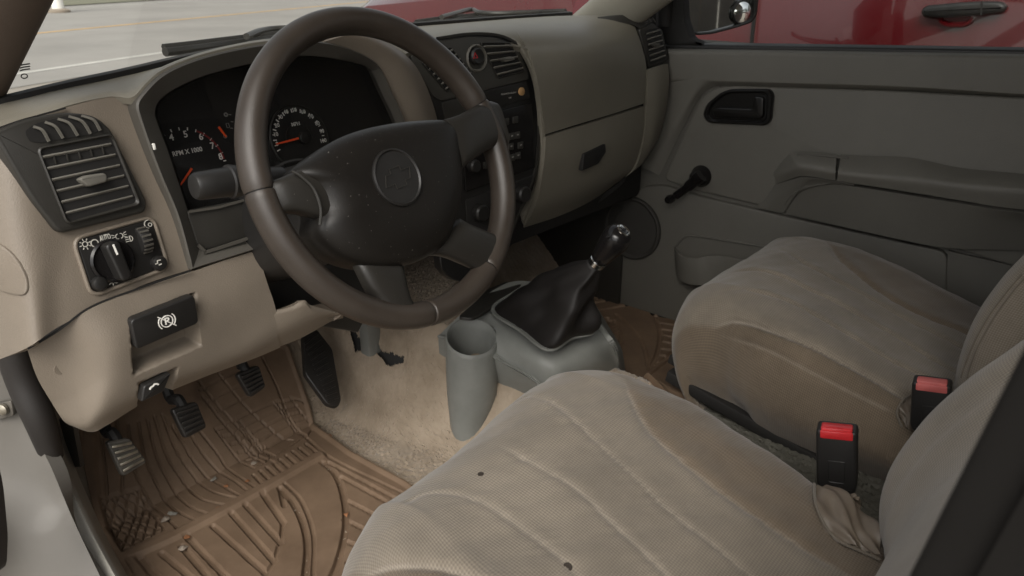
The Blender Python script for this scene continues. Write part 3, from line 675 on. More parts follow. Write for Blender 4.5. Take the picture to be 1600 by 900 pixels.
V, F = strip(crom([DL(-10, 203, .003), DL(30, 189, .004), DL(62, 180, .004), DL(102, 169, .003)], 16), .002, DL.n, .0015); mk('pad_seam', V, F, BLACKM, dash)
# light switch panel
lp = rpoly(DL.pts([(119, 376), (237, 342), (260, 416), (146, 459)], .0025), .010, 6)
ls = plate('light_switch_panel', lp, BLACK, dash, .010, .0015)
rail('switch_surround', inset(lp, -.005), inset(lp, -.0005), BEIGE, dash, .006, .0015, proud=.0015)
kc = DL(175, 407, .003)
lathe('dial', kc, DL.u, DL.v, DL.n, [(.0265, 0), (.0265, .003), (.024, .005), (.021, .0022)], GLOSSB, ls, 36)
ka = math.radians(96); ku = DL.u*math.cos(ka)+DL.v*math.sin(ka); kv = np.cross(DL.n, ku)
kp = rpoly([kc+ku*a+kv*b+DL.n*.02 for a, b in ((-.0245, -.007), (.0235, -.0085), (.0235, .0085), (-.0245, .007))], .006, 5)
plate('dial_grip', kp, BLACK, ls, .017, .003)
V, F = strip([kc+ku*.008+DL.n*.0204, kc+ku*.021+DL.n*.0204], .0022, DL.n); mk('dial_pointer', V, F, WHITEP, ls)
lathe('thumbwheel', DL(220, 375, -.004), kv*0+DL.v, DL.n, DL.u, [(.017, -.0065), (.018, -.005), (.018, .005), (.017, .0065)], BLACKM, ls, 28)
wp = []
for k in range(9):
    a = math.radians(15+k*19); d = DL.v*math.cos(a)+DL.n*math.sin(a); wp.append(boxgeo(DL(220, 375, -.004)+d*.0182, DL.u, np.cross(d, DL.u), d, .0115, .0024, .0018))
multi('thumbwheel_rib', wp, BEZEL, ls)
for a, b, r in ((246, 411, .0095), (153, 443, .0085)):
    lathe('push_button', DL(a, b, .0024), DL.u, DL.v, DL.n, [(r, 0), (r, .006), (r*.85, .0085), (r*.5, .0095)], BLACK, ls, 24)
ic = [textgeo('AUTO', .0098, DL(164.5, 371.5, .003), DL.u, DL.v, DL.n, bold=.0003, spacing=1., wide=.48)]
def circ(px, py, r, w=.0009, off=.003): return strip(ring_pts(DL(px, py, off), DL.u, DL.v, r, n=18), w, DL.n, closed=True)
def line(px, py, *pts, w=.0009, off=.003):
    c = DL(px, py, off); return strip([c+DL.u*a+DL.v*b for a, b in pts], w, DL.n)
ic += [circ(133, 381.5, .0030), circ(148, 380, .0042, .0011)]
for k in range(8):
    a = k*math.pi/4+.2; ic.append(line(133, 381.5, (.0043*math.cos(a), .0043*math.sin(a)), (.0068*math.cos(a), .0068*math.sin(a))))
for s in (-1, 1):
    ic.append(strip([DL(186.5, 369, .003)+DL.u*(s*.0015+s*.0030*math.sin(t))+DL.v*.0030*math.cos(t) for t in np.linspace(0, math.pi, 8)], .0008, DL.n))
    for k in (-1, 0, 1): ic.append(line(186.5, 369, (s*.0055, k*.0018), (s*.009, k*.0034), w=.0007))
ic.append(strip([DL(203, 373, .003)+DL.u*(.0035*math.sin(t))+DL.v*.0034*math.cos(t) for t in np.linspace(0, math.pi, 8)], .0008, DL.n)); ic.append(line(203, 373, (0, .0034), (0, -.0034)))
for k in (-1, 0, 1): ic.append(line(203, 373, (-.0015, k*.0026), (-.0055, k*.0026), w=.0008))
ic.append(strip(ring_pts(DL(232, 350, .003), DL.u, DL.v, .005, n=14, a0=1.2, a1=4.6, closed=False), .0009, DL.n)); ic.append(circ(234.5, 351, .0022, .0008)); ic.append(line(232, 350, (.003, .005), (.0045, .0065)))
for k in range(6):
    a = k*math.pi/3+.3; ic.append(line(177, 440.5, (.0015*math.cos(a), .0015*math.sin(a)), (.0055*math.cos(a), .004*math.sin(a)), w=.0011))
cb = DL(247, 410, .0125)
ic += [strip([cb+DL.u*x+DL.v*y for x, y in ((-.004, -.001), (-.001, -.001), (0, .0025), (.004, .002))], .0014, DL.n), strip([cb+DL.u*x+DL.v*y for x, y in ((.000, -.0035), (.004, -.003))], .0014, DL.n)]
multi('switch_icons', ic, ICONP, ls)

# knee panel
K = [[PY(43, 547, .245), PY(90, 519, .232), PY(141, 483, .219), PY(215, 453, .222), PY(297, 426, .226), PY(350, 407, .23), PY(402, 391, .232)],
     [PY(58, 590, .252), PY(105, 560, .236), PY(165, 532, .209), PY(230, 512, .209), PY(310, 486, .213), PY(370, 463, .217), PY(417, 440, .222)],
     [PY(80, 628, .258), PY(118, 612, .24), PY(172, 580, .209), PY(238, 565, .209), PY(318, 540, .213), PY(378, 516, .217), PY(431, 484, .218)],
     [PY(98, 656, .265), PY(128, 662, .244), PY(163, 640, .218), PY(232, 610, .217), PY(312, 578, .22), PY(385, 550, .222), PY(434, 522, .222)],
     [PY(108, 664, .29), PY(142, 675, .262), PY(168, 664, .243), PY(228, 628, .243), PY(312, 592, .245), PY(395, 561, .247), PY(438, 543, .247)]]
K2 = [[PY(412, 488, .223), PY(452, 480, .216), PY(474, 469, .212), PY(486, 477, .212), PY(512, 484, .213), PY(536, 490, .214)],
      [PY(412, 500, .221), PY(456, 488, .213), PY(478, 480, .209), PY(490, 487, .210), PY(513, 488, .212), PY(536, 492, .214)],
      [PY(414, 530, .225), PY(458, 512, .220), PY(480, 503, .218), PY(496, 498, .218), PY(514, 494, .22), PY(536, 494, .226)],
      [PY(418, 549, .2495), PY(464, 531, .247), PY(484, 521, .247), PY(502, 511, .247), PY(518, 502, .247), PY(536, 497, .247)]]
KG = netgrid(K, 90, 160)
def pix(G):
    d = G-CAM; z = d @ _f; return 800+FPX*(d @ _R)/z, 450-FPX*(d @ _U)/z
kx, ky = pix(KG)
def soft(px, py, Q, w):
    """1 inside the convex outline Q, falling to 0 over w pixels"""
    Q = np.asarray(Q, float); c = Q.mean(0); m = np.full(px.shape, 9e9)
    for a, b in zip(Q, np.roll(Q, -1, 0)):
        t = b-a; n = np.array([-t[1], t[0]])/np.linalg.norm(t)
        if (c-a) @ n < 0: n = -n
        m = np.minimum(m, (px-a[0])*n[0]+(py-a[1])*n[1])
    t = np.clip(m/w, 0, 1); return t*t*(3-2*t)
rec = .030*soft(kx, ky, [(202, 497), (306, 455), (316, 541), (208, 588)], 9) + .03*soft(kx, ky, [(216, 598), (280, 572), (266, 622), (214, 660)], 7)
KG[:, :, 1] += rec
solid('knee_panel', KG, BEIGE, dash, .012, sharp=60)
plate('column_cover', [PY(a, b, .27) for a, b in ((396, 385), (425, 500), (470, 505), (560, 520), (600, 440), (560, 360))], BLACK, dash, .02, .003)
sheet('column_shelf', K2, BEIGE, dash, 30, 50, .02, sharp=60)
V, F = strip(crom(c2([(43, 545), (90, 517), (141, 480)], .222)+c2([(215, 451), (297, 423)], .221), 24), .0022, (0, -1, .1), .001); mk('panel_seam', V, F, BLACKM, dash)
KP = Plane((.16, .206, .41), (.02, -1, .0))
ph = rpoly(KP.pts([(204, 501), (304, 461), (311, 505), (213, 547)], .004), .006, 5)
pr_ = plate('parking_brake_release', ph, BLACK, dash, .012, .002)
c_ = KP(261, 502, .0045); u2 = KP.u; v2 = KP.v
pi = [textgeo('P', .013, c_, u2, v2, KP.n, bold=.0003), strip(ring_pts(c_, u2, v2, .0075, n=24), .0012, KP.n, closed=True)]
for s in (0, math.pi): pi.append(strip(ring_pts(c_, u2, v2, .0108, n=12, a0=s-.8, a1=s+.8, closed=False), .0012, KP.n))
pi.append(strip([c_+u2*-.0105+v2*.0095, c_+u2*.0105+v2*-.0095], .0012, KP.n)); multi('brake_symbol', pi, WHITEP, pr_)
hr = rpoly(KP.pts([(225, 604), (268, 583), (256, 612), (221, 629)], .001), .003, 4)
hr_ = plate('hood_release', hr, BLACK, dash, .012, .002)
c_ = KP(241, 605, .002)
mk('hood_symbol', *strip([c_+u2*a+v2*b for a, b in ((-.006, -.001), (-.004, .0015), (-.001, .002), (.001, .004), (.004, .003), (.006, .001))], .0022, KP.n), WHITEP, hr_)
lathe('screw_recess', PY(95, 576, .243), UX, UZ, -UY, [(.0075, -.001), (.0075, .0006), (.005, .0004), (.001, .0002)], BEIGE, dash, 14)

# centre stack
ST = Plane((.80, .272, .60), (-.10, -1, .12))
so = [(632, 84), (655, 112), (675, 156), (690, 205), (700, 260), (700, 330), (690, 420), (745, 440), (790, 385), (811, 331), (829, 289), (838, 249), (841, 200), (838, 147), (829, 108), (816, 80), (798, 63), (771, 54), (731, 53), (682, 60)]
stack = plate('centre_stack', inset(crom([ST(a, b) for a, b in so], 90, True), 0), BLACK, dash, .02, .003)
mk('stack_edge', *strip(crom([ST(a, b, .001) for a, b in so[8:]], 60), .0045, ST.n, .003), CHAR, dash)
up_ = [(640, 88), (682, 64), (731, 57), (771, 58), (797, 67), (812, 82), (824, 108), (828, 124), (755, 142), (690, 158), (676, 150), (656, 112)]
upper = plate('stack_upper_panel', rpoly(ST.pts(up_, .003), .008, 3), STACKP, dash, .006, .001)
def cvent(o, n, label=None):
    P = ST.pts(o, .0045); v = rail('air_vent', rpoly(P, .006, 4), inset(np.array(rpoly(P, .006, 4)), .0025), CHAR, dash, .006, .001, proud=.0015)
    plate('vent_core', inset(rpoly(P, .006, 4), .001), BLACKM, v, .003, 0, proud=-.001)
    A0, B0, B1, A1 = [mix(p, np.mean(P, 0), .06)+ST.n*.004 for p in P]
    slats(v, A0, A1, B0, B1, n, .006, .0026, SLAT, .5, nrm=ST.n); return v
v1 = cvent([(750, 66), (797, 66), (820, 112), (778, 124)], 5)
plate('vent_tab', rpoly(ST.pts([(782, 92), (800, 88), (806, 93), (790, 97)], .013), .002), SLAT, v1, .01, .001)
v2_ = cvent([(657, 97), (704, 72), (740, 118), (698, 145)], 6)
hz = ST(745, 91, .004)
hzr = lathe('hazard_bezel', hz, ST.u, ST.v, ST.n, [(.024, -.002), (.024, .001), (.022, .003), (.019, -.001)], SLAT, dash, 32)
hzb = lathe('hazard_button', ST(743, 88, .004), ST.u, ST.v, ST.n, [(.0145, 0), (.0145, .006), (.012, .009), (.010, .0085)], BLACK, dash, 28)
c_ = ST(743, 88, .0128); mk('hazard_triangle', *strip([c_+ST.u*.0055*math.cos(a)+ST.v*.0055*math.sin(a) for a in (math.pi/2, math.pi*7/6, math.pi*11/6)], .0028, ST.n, closed=True), REDB, hzb)
sw = plate('bag_switch_panel', rpoly(ST.pts([(754, 143), (824, 126), (829, 153), (774, 169)], .006), .003, 3), BLACK, dash, .006, .001)
it = [textgeo('PASSENGER AIR BAG', .0042, ST(795, 146, .007), ST.u, ST.v, ST.n), textgeo('OFF', .004, ST(797, 153, .007), ST.u, ST.v, ST.n)]
multi('switch_lettering', it, DIMW, sw)
lathe('key_lock', ST(814, 143, .006), ST.u, ST.v, ST.n, [(.0075, 0), (.0075, .003), (.006, .004)], AMBER, sw, 20)
plate('cubby_door', rpoly(ST.pts([(690, 160), (735, 149), (745, 190), (700, 200)], .003), .005, 3), CHAR, dash, .005, .001)
rad = plate('radio', rpoly(ST.pts([(722, 188), (832, 160), (836, 262), (728, 300)], .004), .004, 3), GLOSSB, dash, .006, .001)
for a, b in ((800, 213), (809, 211), (799, 229), (814, 227), (801, 246), (810, 243), (775, 254), (760, 258), (787, 250), (792, 190), (806, 187)):
    plate('radio_button', rpoly(ST.pts([(a-4, b-4), (a+4, b-6), (a+4, b+5), (a-4, b+6)], .0065), .001, 2), CHAR, rad, .003, .0008)
rk = [strip([ST(a-1.5, b, .0068), ST(a+1.5, b-1, .0068)], .002, ST.n) for a, b in ((800, 213), (809, 211), (799, 229), (814, 227), (801, 246), (810, 243))]
multi('radio_legend', rk, DIMW, rad)
lathe('radio_knob', ST(737, 259, .004), ST.u, ST.v, ST.n, [(.012, 0), (.012, .012), (.0095, .015)], BLACK, rad, 24)
hv = plate('climate_panel', rpoly(ST.pts([(728, 312), (838, 272), (812, 325), (785, 375), (735, 400)], .003), .005, 3), BLACKM, dash, .005, .001)
for a, b in ((748, 332), (785, 315), (814, 303)): lathe('climate_knob', ST(a, b, .004), ST.u, ST.v, ST.n, [(.017, 0), (.016, .012), (.013, .015)], BLACK, hv, 24)
# right end vent
RV = Plane((1.36, .255, .69), (-.45, -1, .15))
rp = rpoly([RV(a, b) for a, b in [(998, 46), (1020, 35), (1036, 47), (1045, 94), (1013, 108)]], .006, 4)
rv = plate('air_vent', rp, CHAR, dash, .03, .003)
Pq = RV.pts([(1008, 48), (1030, 42), (1041, 92), (1016, 101)], .0005); rr_ = rpoly(Pq, .004, 3)
plate('vent_core', rr_, BLACKM, rv, .002, 0, proud=.0004)
A = [mix(p, np.mean(Pq, 0), .05)+RV.n*.005 for p in Pq]; slats(rv, A[0], A[3], A[1], A[2], 6, .006, .0025, SLAT, .5, nrm=RV.n)
plate('vent_tab', rpoly(RV.pts([(1020, 70), (1030, 67), (1033, 71), (1024, 74)], .012), .002), BEZEL, rv, .01, .001)
rows = [[PX(931, 31, 1.262), PX(960, 28, 1.29), PX(990, 28, 1.32), PX(1020, 34, 1.36)], [PX(935, 38, 1.255), PX(962, 39, 1.285), PX(984, 42, 1.31), PX(1000, 50, 1.325)]]
rows = [[p+np.array([0, -.004, .006]) for p in r] for r in rows]
sheet('vent_cowl', rows, CHAR, rv, 6, 24, .01)
cw = [strip([PX(a, 34, 1.33)+np.array([0, -.006, .010]), PX(a+5, 42, 1.335)+np.array([0, -.006, .010])], .003, (0, -.5, .8), .001) for a in (1003, 1009, 1015)]
multi('demist_fin', cw, BEZEL, rv)

# =================================================================== STEERING WHEEL AND COLUMN
WC = np.array([.3415, .0044, .6436]); WT = math.radians(24.8)
WN = np.array([0, -math.cos(WT), math.sin(WT)])
WPl = Plane(WC, WN)
wheel = thing('steering_wheel', 'dark four spoke steering wheel with worn leather rim', 'steering wheel', WC)
RR, rt = .1785, .0172
def rim_seg(a0, a1, rt_, n=90):
    t = np.linspace(a0, a1, n); L = []
    for a in t:
        d = WPl.u*math.cos(a)+WPl.v*math.sin(a); q = np.linspace(0, 2*math.pi, 20, endpoint=False)
        L.append(WC + d*RR + (np.cos(q)[:, None]*d*rt_*.93 + np.sin(q)[:, None]*WN*rt_*1.06))
    return L
cuts = [math.radians(a) for a in (30, 170, 276, 330)]
def angle_of(px, py): p = WPl(px, py)-WC; return math.atan2(p @ WPl.v, p @ WPl.u)
cuts = sorted([angle_of(a, b) % (2*math.pi) for a, b in ((742, 165), (403, 300), (668, 490), (752, 412))])
for i, a in enumerate(cuts):
    b = cuts[(i+1) % 4]; b = b if b > a else b+2*math.pi; g = .004
    L = rim_seg(a+g, b-g, rt, 80); L = [L[0]*.35+L[0].mean(0)*.65] + [L[0]*.93+L[0].mean(0)*.07] + L[1:-1] + [L[-1]*.93+L[-1].mean(0)*.07] + [L[-1]*.35+L[-1].mean(0)*.65]
    loops('rim', L, RIM, wheel, sharp=60)
L = rim_seg(0, 2*math.pi, rt*.86, 100); mk('rim_core', np.vstack(L[:-1]), quads(99, 20, cu=True, cv=True), BLACKM, wheel)
# airbag pad: layered outline with a crowned face
po = [(462, 266), (495, 238), (533, 214), (575, 199), (622, 190), (664, 186), (700, 186), (717, 197), (723, 231), (726, 280), (721, 324), (702, 375), (672, 400), (637, 413), (591, 416), (550, 405), (519, 384), (500, 358), (502, 330), (494, 304), (482, 286)]
pc = crom([WPl(a, b, .018) for a, b in po], 96, True); cc = WPl(615, 300, .018)
L = [mix(pc, cc, .06)-WN*.055, pc-WN*.03, pc-WN*.006]
for k in range(1, 9):
    t = k/9; L.append(mix(pc, cc, .02+.9*t*t*.9+.05*t) - WN*.006 + WN*(.024*math.sin(min(1, t*1.25)*math.pi/2)))
hubo = loops('hub_pad', L, HUB, wheel, sharp=50)
ec = WPl(621, 277, .037)
lathe('emblem_disc', ec, WPl.u, WPl.v, WN, [(.0335, -.004), (.0335, .0015), (.0315, .0025), (.0300, .0005)], BLACK, hubo, 44)
eb = [(-.024, -.003), (-.020, -.0105), (-.0085, -.0105), (-.0085, -.0135), (.0085, -.0135), (.0085, -.0065), (.021, -.0065), (.0245, .004), (.0085, .004), (.0085, .0105), (-.0085, .0105), (-.0085, .0022), (-.021, .0022)]
eb = [(-.0235, -.0065), (-.0085, -.0065), (-.0085, -.0125), (.0085, -.0125), (.0085, -.0065), (.0175, -.0065), (.0235, .0065), (.0085, .0065), (.0085, .0125), (-.0085, .0125), (-.0085, .0065), (-.0175, .0065)]
ca, sa = math.cos(.10), math.sin(.10)
eb3 = [ec + WPl.u*(a*ca-b*sa)*.92 + WPl.v*(a*sa+b*ca)*.92 + WN*.0012 for a, b in eb]
mk('bow_tie_emblem', *strip(eb3, .0011, WN, .0006, True), CHAR, hubo)
mk('bag_lettering', *textgeo('AIRBAG', .008, WPl(668, 360, .028), WPl.u, WPl.v, WN, extr=.0012), HUB, hubo)
def spoke(name, px, offs, th, mat=SPOKE, wid=None):
    # px: pairs of outline points across the spoke, from the hub outwards
    L = []
    for (a, b), o in zip(px, offs):
        A, B = WPl(*a, o), WPl(*b, o); c = (A+B)/2; q = np.linspace(0, 2*math.pi, 20, endpoint=False)
        L.append(np.array([c + (B-A)/2*np.sign(math.cos(x))*abs(math.cos(x))**.55 + WN*th*np.sign(math.sin(x))*abs(math.sin(x))**.7 for x in q]))
    A = np.array(L); L2 = np.stack([crom(A[:, j], 16) for j in range(20)], 1)
    return loops(name, list(L2), mat, wheel, sharp=60)
spoke('spoke', [((520, 225), (530, 345)), ((470, 262), (510, 345)), ((432, 280), (455, 333)), ((412, 286), (432, 340)), ((404, 290), (420, 344))], [.008, .010, .006, .0, .0], .014)
spoke('spoke', [((690, 188), (715, 270)), ((716, 180), (722, 262)), ((738, 168), (752, 240)), ((758, 160), (778, 228)), ((768, 162), (788, 232))], [.01, .012, .008, .0, .0], .016)
spoke('spoke', [((545, 400), (628, 415)), ((556, 420), (628, 424)), ((570, 448), (636, 460)), ((584, 468), (645, 482)), ((596, 486), (650, 496))], [-.004, .002, .002, .0, .0], .013)
spoke('spoke', [((715, 342), (660, 400)), ((728, 350), (690, 400)), ((752, 360), (722, 412)), ((772, 368), (748, 424)), ((784, 374), (760, 432))], [-.004, .002, .002, .0, .0], .013)
# left spoke cover edge
mk('spoke_seam', *tubegeo(crom([WPl(456, 267, .024), WPl(470, 275, .026), WPl(490, 295, .027), WPl(501, 325, .027), WPl(500, 352, .024)], 24), .0016, 8), CHAR, wheel)
# column
colm = thing('steering_column', 'black steering column shroud behind the wheel with a signal stalk', 'steering column', WC-WN*.1)
cc0 = WC-WN*.05
L = []
for h, ra, rb in ((.0, .045, .045), (.01, .060, .055), (.05, .060, .058), (.12, .066, .066), (.2, .07, .075), (.26, .07, .075)):
    q = np.linspace(0, 2*math.pi, 36, endpoint=False); c = cc0-WN*h-UZ*.012
    L.append(np.array([c + UX*ra*np.sign(math.cos(x))*abs(math.cos(x))**.7 + WPl.v*rb*np.sign(math.sin(x))*abs(math.sin(x))**.7 for x in q]))
loops('shroud', L, BLACK, colm)
mk('shroud_seam', *strip(ring_pts(cc0-WN*.15-UZ*.012, UX, WPl.v, .079, .077, n=40), .003, WN, .002, True), BLACKM, colm)
SP = Plane(WC-WN*.10, WN)
s0, s1, s2 = SP(308, 291, .0), SP(358, 284, .0), SP(440, 276, -.01)
stk = tube('signal_stalk', [s0-(s1-s0)*.12, s0-(s1-s0)*.10, s0, mix(s0, s1, .5), s1-(s1-s0)*.04, s1, s1+(s1-s0)*.05, mix(s1, s2, .3), s2], [.010, .0135, .0155, .0165, .0170, .0195, .0195, .0165, .012], BLACK, colm, 24, sharp=30)
dirs_ = (s1-s0)/np.linalg.norm(s1-s0); upv = -ray(330, 290); upv -= dirs_*(upv @ dirs_); upv /= np.linalg.norm(upv); vv = np.cross(upv, dirs_)
if vv[2] < 0: vv = -vv
rbox('stalk_band', s1+dirs_*.022+vv*.006, dirs_, vv, upv, .020, .018, .032, CHAR, stk, .004)
cI = s1+dirs_*.02+upv*.0172+vv*.010
mk('stalk_icon', *strip([cI+dirs_*a+vv*b for a, b in ((-.006, -.002), (-.004, .003), (.004, .003), (.006, -.002))], .001, upv, .0012, True), WHITEP, stk)
tube('intermediate_shaft', [cc0-WN*.25, np.array([.42, .50, .35]), np.array([.46, .68, .25])], .014, BLACKM, colm)

# =================================================================== SEATS
def seat_cushion(name, xc, hw, parent, seams, lift=0., edge=(0, 1), slump=0., wear=1.):
    zl = .15
    rows = []
    def row(y, zt, ba, sp=None, f=None):
        # f: front-face rows give explicit heights for the first four columns
        h = hw
        if f is None:
            left = [(-h+.03, zl), (-h-.004, zl+.35*(zt-zl)), (-h+.0, zt+ba-.065), (-h+.028, zt+ba-.018), (-h+.075, zt+ba-.002), (-.145, zt+.35*ba), (-.07, zt)]
        else:
            left = [(-h+.05, f[0]), (-h+.018, f[1]), (-h+.022, f[2]), (-h+.05, f[3]), (-h+.095, zt), (-.145, zt), (-.07, zt)]
        pts = left + [(0, zt)] + [(-a, b) for a, b in left[::-1]]
        dy = sp or [0]*4
        dys = dy+[0]*(15-8)+dy[::-1]
        return [np.array([xc+a, y+d, b+lift]) for (a, b), d in zip(pts, dys)]
    rows.append(row(-.150, .150, 0, [-.05, -.03, -.02, -.008], [.148, .149, .15, .15]))
    rows.append(row(-.112, .215, 0, [-.075, -.05, -.03, -.01], [.15, .19, .205, .212]))
    rows.append(row(-.100, .285, 0, [-.10, -.065, -.035, -.012], [.15, .215, .255, .277]))
    rows.append(row(-.122, .338, 0, [-.12, -.07, -.04, -.018], [.15, .22, .285, .324]))
    rows.append(row(-.185, .362, 0, [-.10, -.05, -.03, -.012], [.15, .22, .30, .348]))
    rows.append(row(-.30, .348, .003)); rows.append(row(-.42, .316, .005)); rows.append(row(-.54, .284, .002)); rows.append(row(-.68, .262, 0))
    G = netgrid(rows, 260, 290)
    if slump:
        q = np.clip((.47-G[:, :, 0])/.26, 0, 1); q = q*q*(3-2*q)*np.clip((G[:, :, 1]+.55)/.3, 0, 1)*np.clip((G[:, :, 2]-.15)/.1, 0, 1); G[:, :, 2] -= slump*q; G[:, :, 1] -= slump*.9*q
    N_ = facing(G, True)
    bv = BVHTree.FromPolygons([Vector(p) for p in G.reshape(-1, 3)], quads(*G.shape[:2]))
    def curve(px):
        P = []
        for a, b in px:
            h = bv.ray_cast(Vector(CAM), Vector(ray(a, b)))
            if h[0] is not None: P.append(np.array(h[0]))
        return crom(P, 90)
    # stitched channels pressed into the padding
    D = np.zeros(G.shape[:2]); cur = []; SW = np.zeros(G.shape[:2])
    for px, dep, wd in seams:
        S_ = curve(px); cur.append(S_)
        d = np.full(D.shape, 9.); wt = np.zeros(D.shape)
        for i, q in enumerate(S_):
            e = np.linalg.norm(G-q, axis=2); m = e < d; d = np.where(m, e, d); wt = np.where(m, min(1., (i+1)/16, (len(S_)-i)/10), wt)
        SW = np.maximum(SW, wear*wt*np.exp(-(np.maximum(0, d-.0010)/.0018)**2))
        D += wt*.00075*np.exp(-(d/.016)**2)*np.sin(260*G[:, :, 0]+330*G[:, :, 1]+2.5*np.sin(90*G[:, :, 1]+40*G[:, :, 0]))*np.sin(70*G[:, :, 1]+1.7)
        D += wt*(dep*np.exp(-(d/wd)**2) - dep*.28*np.exp(-((d-wd*3.2)/(wd*2.6))**2))
    D += .0012*np.sin(G[:, :, 0]*31+G[:, :, 1]*17)*np.sin(G[:, :, 1]*43+1.3) + .0006*np.sin(G[:, :, 0]*90+G[:, :, 1]*60)*np.sin(G[:, :, 1]*110)
    G = G - N_*D[:, :, None]
    o = solid(name, G, FABRIC, parent, .02, up=True, sharp=80)
    # coarser, darker cloth outside the two outer seams
    gl, gr = cur[edge[0]], cur[edge[1]]
    def xs(c, y): i = np.argsort(c[:, 1]); return np.interp(y, c[i, 1], c[i, 0])
    X_, Y_ = G[:, :, 0], G[:, :, 1]; sd_ = np.maximum(np.clip((xs(gl, Y_)-X_)/.004+.5, 0, 1), np.clip((X_-xs(gr, Y_))/.004+.5, 0, 1)).ravel()
    cloth(o, G)
    at = o.data.attributes.new('seam_wear', 'FLOAT', 'POINT'); at.data.foreach_set('value', np.concatenate([SW.ravel()]*2).astype(np.float32))
    at = o.data.attributes.new('side_cloth', 'FLOAT', 'POINT'); at.data.foreach_set('value', np.concatenate([sd_, sd_]).astype(np.float32))
    return o
def seat_back(xc, hw, parent, seams=True, rec=0.):
    L = []
    for z, yb in ((.24, -.585), (.30, -.556), (.36, -.548), (.43, -.553), (.49, -.570), (.54, -.592), (.62, -.626), (.72, -.667), (.82, -.71), (.90, -.745), (.94, -.775), (.955, -.81)):
        yb -= rec*max(0, z-.34)
        w = hw*(1 if z < .7 else 1-.25*((z-.7)/.25)**2); sc2 = 1 if z < .9 else (.985 if z < .95 else .9)
        p = [(-w+.02, -.13), (-w-.004, -.08), (-w+.0, -.03), (-w+.022, -.004), (-w+.055, 0), (-w+.10, -.018), (-.10, -.035), (0, -.038)]
        p = p+[(-a, b) for a, b in p[-2::-1]]; front = np.array([(xc+a*sc2, yb+b, z) for a, b in p])
        f = crom(front, 60); back = np.array([(xc+w*.9, yb-.145, z), (xc+w*.4, yb-.155, z), (xc-w*.4, yb-.155, z), (xc-w*.9, yb-.145, z)])
        L.append(np.vstack([f, back]))
    A = np.array(L); L2 = np.stack([crom(A[:, j], 110) for j in range(A.shape[1])], 1)
    if seams:
        xs = L2[:, :60, 0]
        for dx, dep in ((-hw+.085, .004), (hw-.085, .004), (-.09, .003), (0, .003), (.09, .003), (-hw+.03, .0025), (hw-.03, .0025)):
            L2[:, :60, 1] -= dep*np.exp(-((xs-xc-dx)/.006)**2)
    o = loops('backrest', list(L2), FABRIC, parent, sharp=80); cloth(o, L2, False); return o
dseat = thing('driver_seat', 'taupe cloth driver seat in the foreground with stitched channels and burn holes', 'car seat', (.335, -.40, 0))
ds = [([(962, 578), (976, 592), (986, 620), (1012, 668), (1060, 716), (1120, 764), (1220, 832), (1330, 900)], .0032, .0045),
      ([(790, 640), (820, 622), (864, 630), (892, 652), (944, 700), (1040, 792), (1120, 856), (1200, 920)], .0019, .0030),
      ([(715, 696), (732, 688), (776, 694), (824, 720), (900, 764), (960, 820), (1040, 896), (1080, 940)], .0019, .0030),
      ([(620, 800), (652, 776), (700, 770), (760, 788), (820, 828), (872, 868), (920, 920)], .0019, .0030),
      ([(570, 900), (600, 889), (640, 884), (700, 890), (760, 915), (800, 945)], .0040, .005)]
cush = seat_cushion('cushion', .337, .262, dseat, ds, edge=(4, 0), slump=.018)
seat_back(.337, .25, dseat, rec=.19)
def surf_hit(o, px, py):
    d = Vector(ray(px, py)).normalized(); ok, loc, n, _ = o.ray_cast(Vector(CAM)-wloc(o), d)
    return (np.array(loc+wloc(o)), np.array(n)) if ok else (None, None)
for a, b, r in ((751, 741, .0024), (887, 886, .0032)):
    p, n = surf_hit(cush, a, b)
    if p is not None:
        u = np.cross(n, UY); u /= np.linalg.norm(u); v = np.cross(n, u)
        lathe('burn_hole', p, u, v, n, [(r*1.5, -.001), (r*1.5, .0006), (r, .0009), (r*.8, .0003)], M('charred', (.03, .022, .016), .9), cush, 12)
pseat = thing('passenger_seat', 'taupe cloth passenger seat beyond the gear lever', 'car seat', (1.075, -.40, 0))
psm = [([(1143, 426), (1189, 423), (1265, 452), (1378, 514), (1485, 578), (1560, 620)], .0052, .0042),
       ([(1117, 458), (1189, 457), (1275, 493), (1378, 555), (1434, 585), (1520, 632)], .0052, .0042),
       ([(1115, 511), (1148, 502), (1199, 514), (1306, 560), (1398, 611), (1429, 626), (1470, 655)], .006, .005),
       ([(1214, 388), (1275, 422), (1378, 478), (1500, 542), (1580, 585)], .0052, .0042),
       ([(1288, 376), (1327, 417), (1403, 473), (1505, 519), (1580, 555)], .0060, .0055)]
psm.append(([(1122, 523), (1195, 546), (1268, 582), (1341, 619), (1399, 646)], .0014, .0050))
pc_ = seat_cushion('cushion', 1.073, .262, pseat, psm, edge=(2, 4), wear=.7)
pb_ = seat_back(1.073, .25, pseat)
for dx in (0, 9):
    P = [on(pb_, a+dx, b, .0005) for a, b in ((1502, 590), (1510, 565), (1524, 532), (1545, 495), (1572, 458), (1598, 428))]; P = [p for p in P if p is not None]
    if len(P) > 2: mk('backrest_stitching', *tubegeo(crom(P, 40), .0013, 5), FABRIC, pseat)
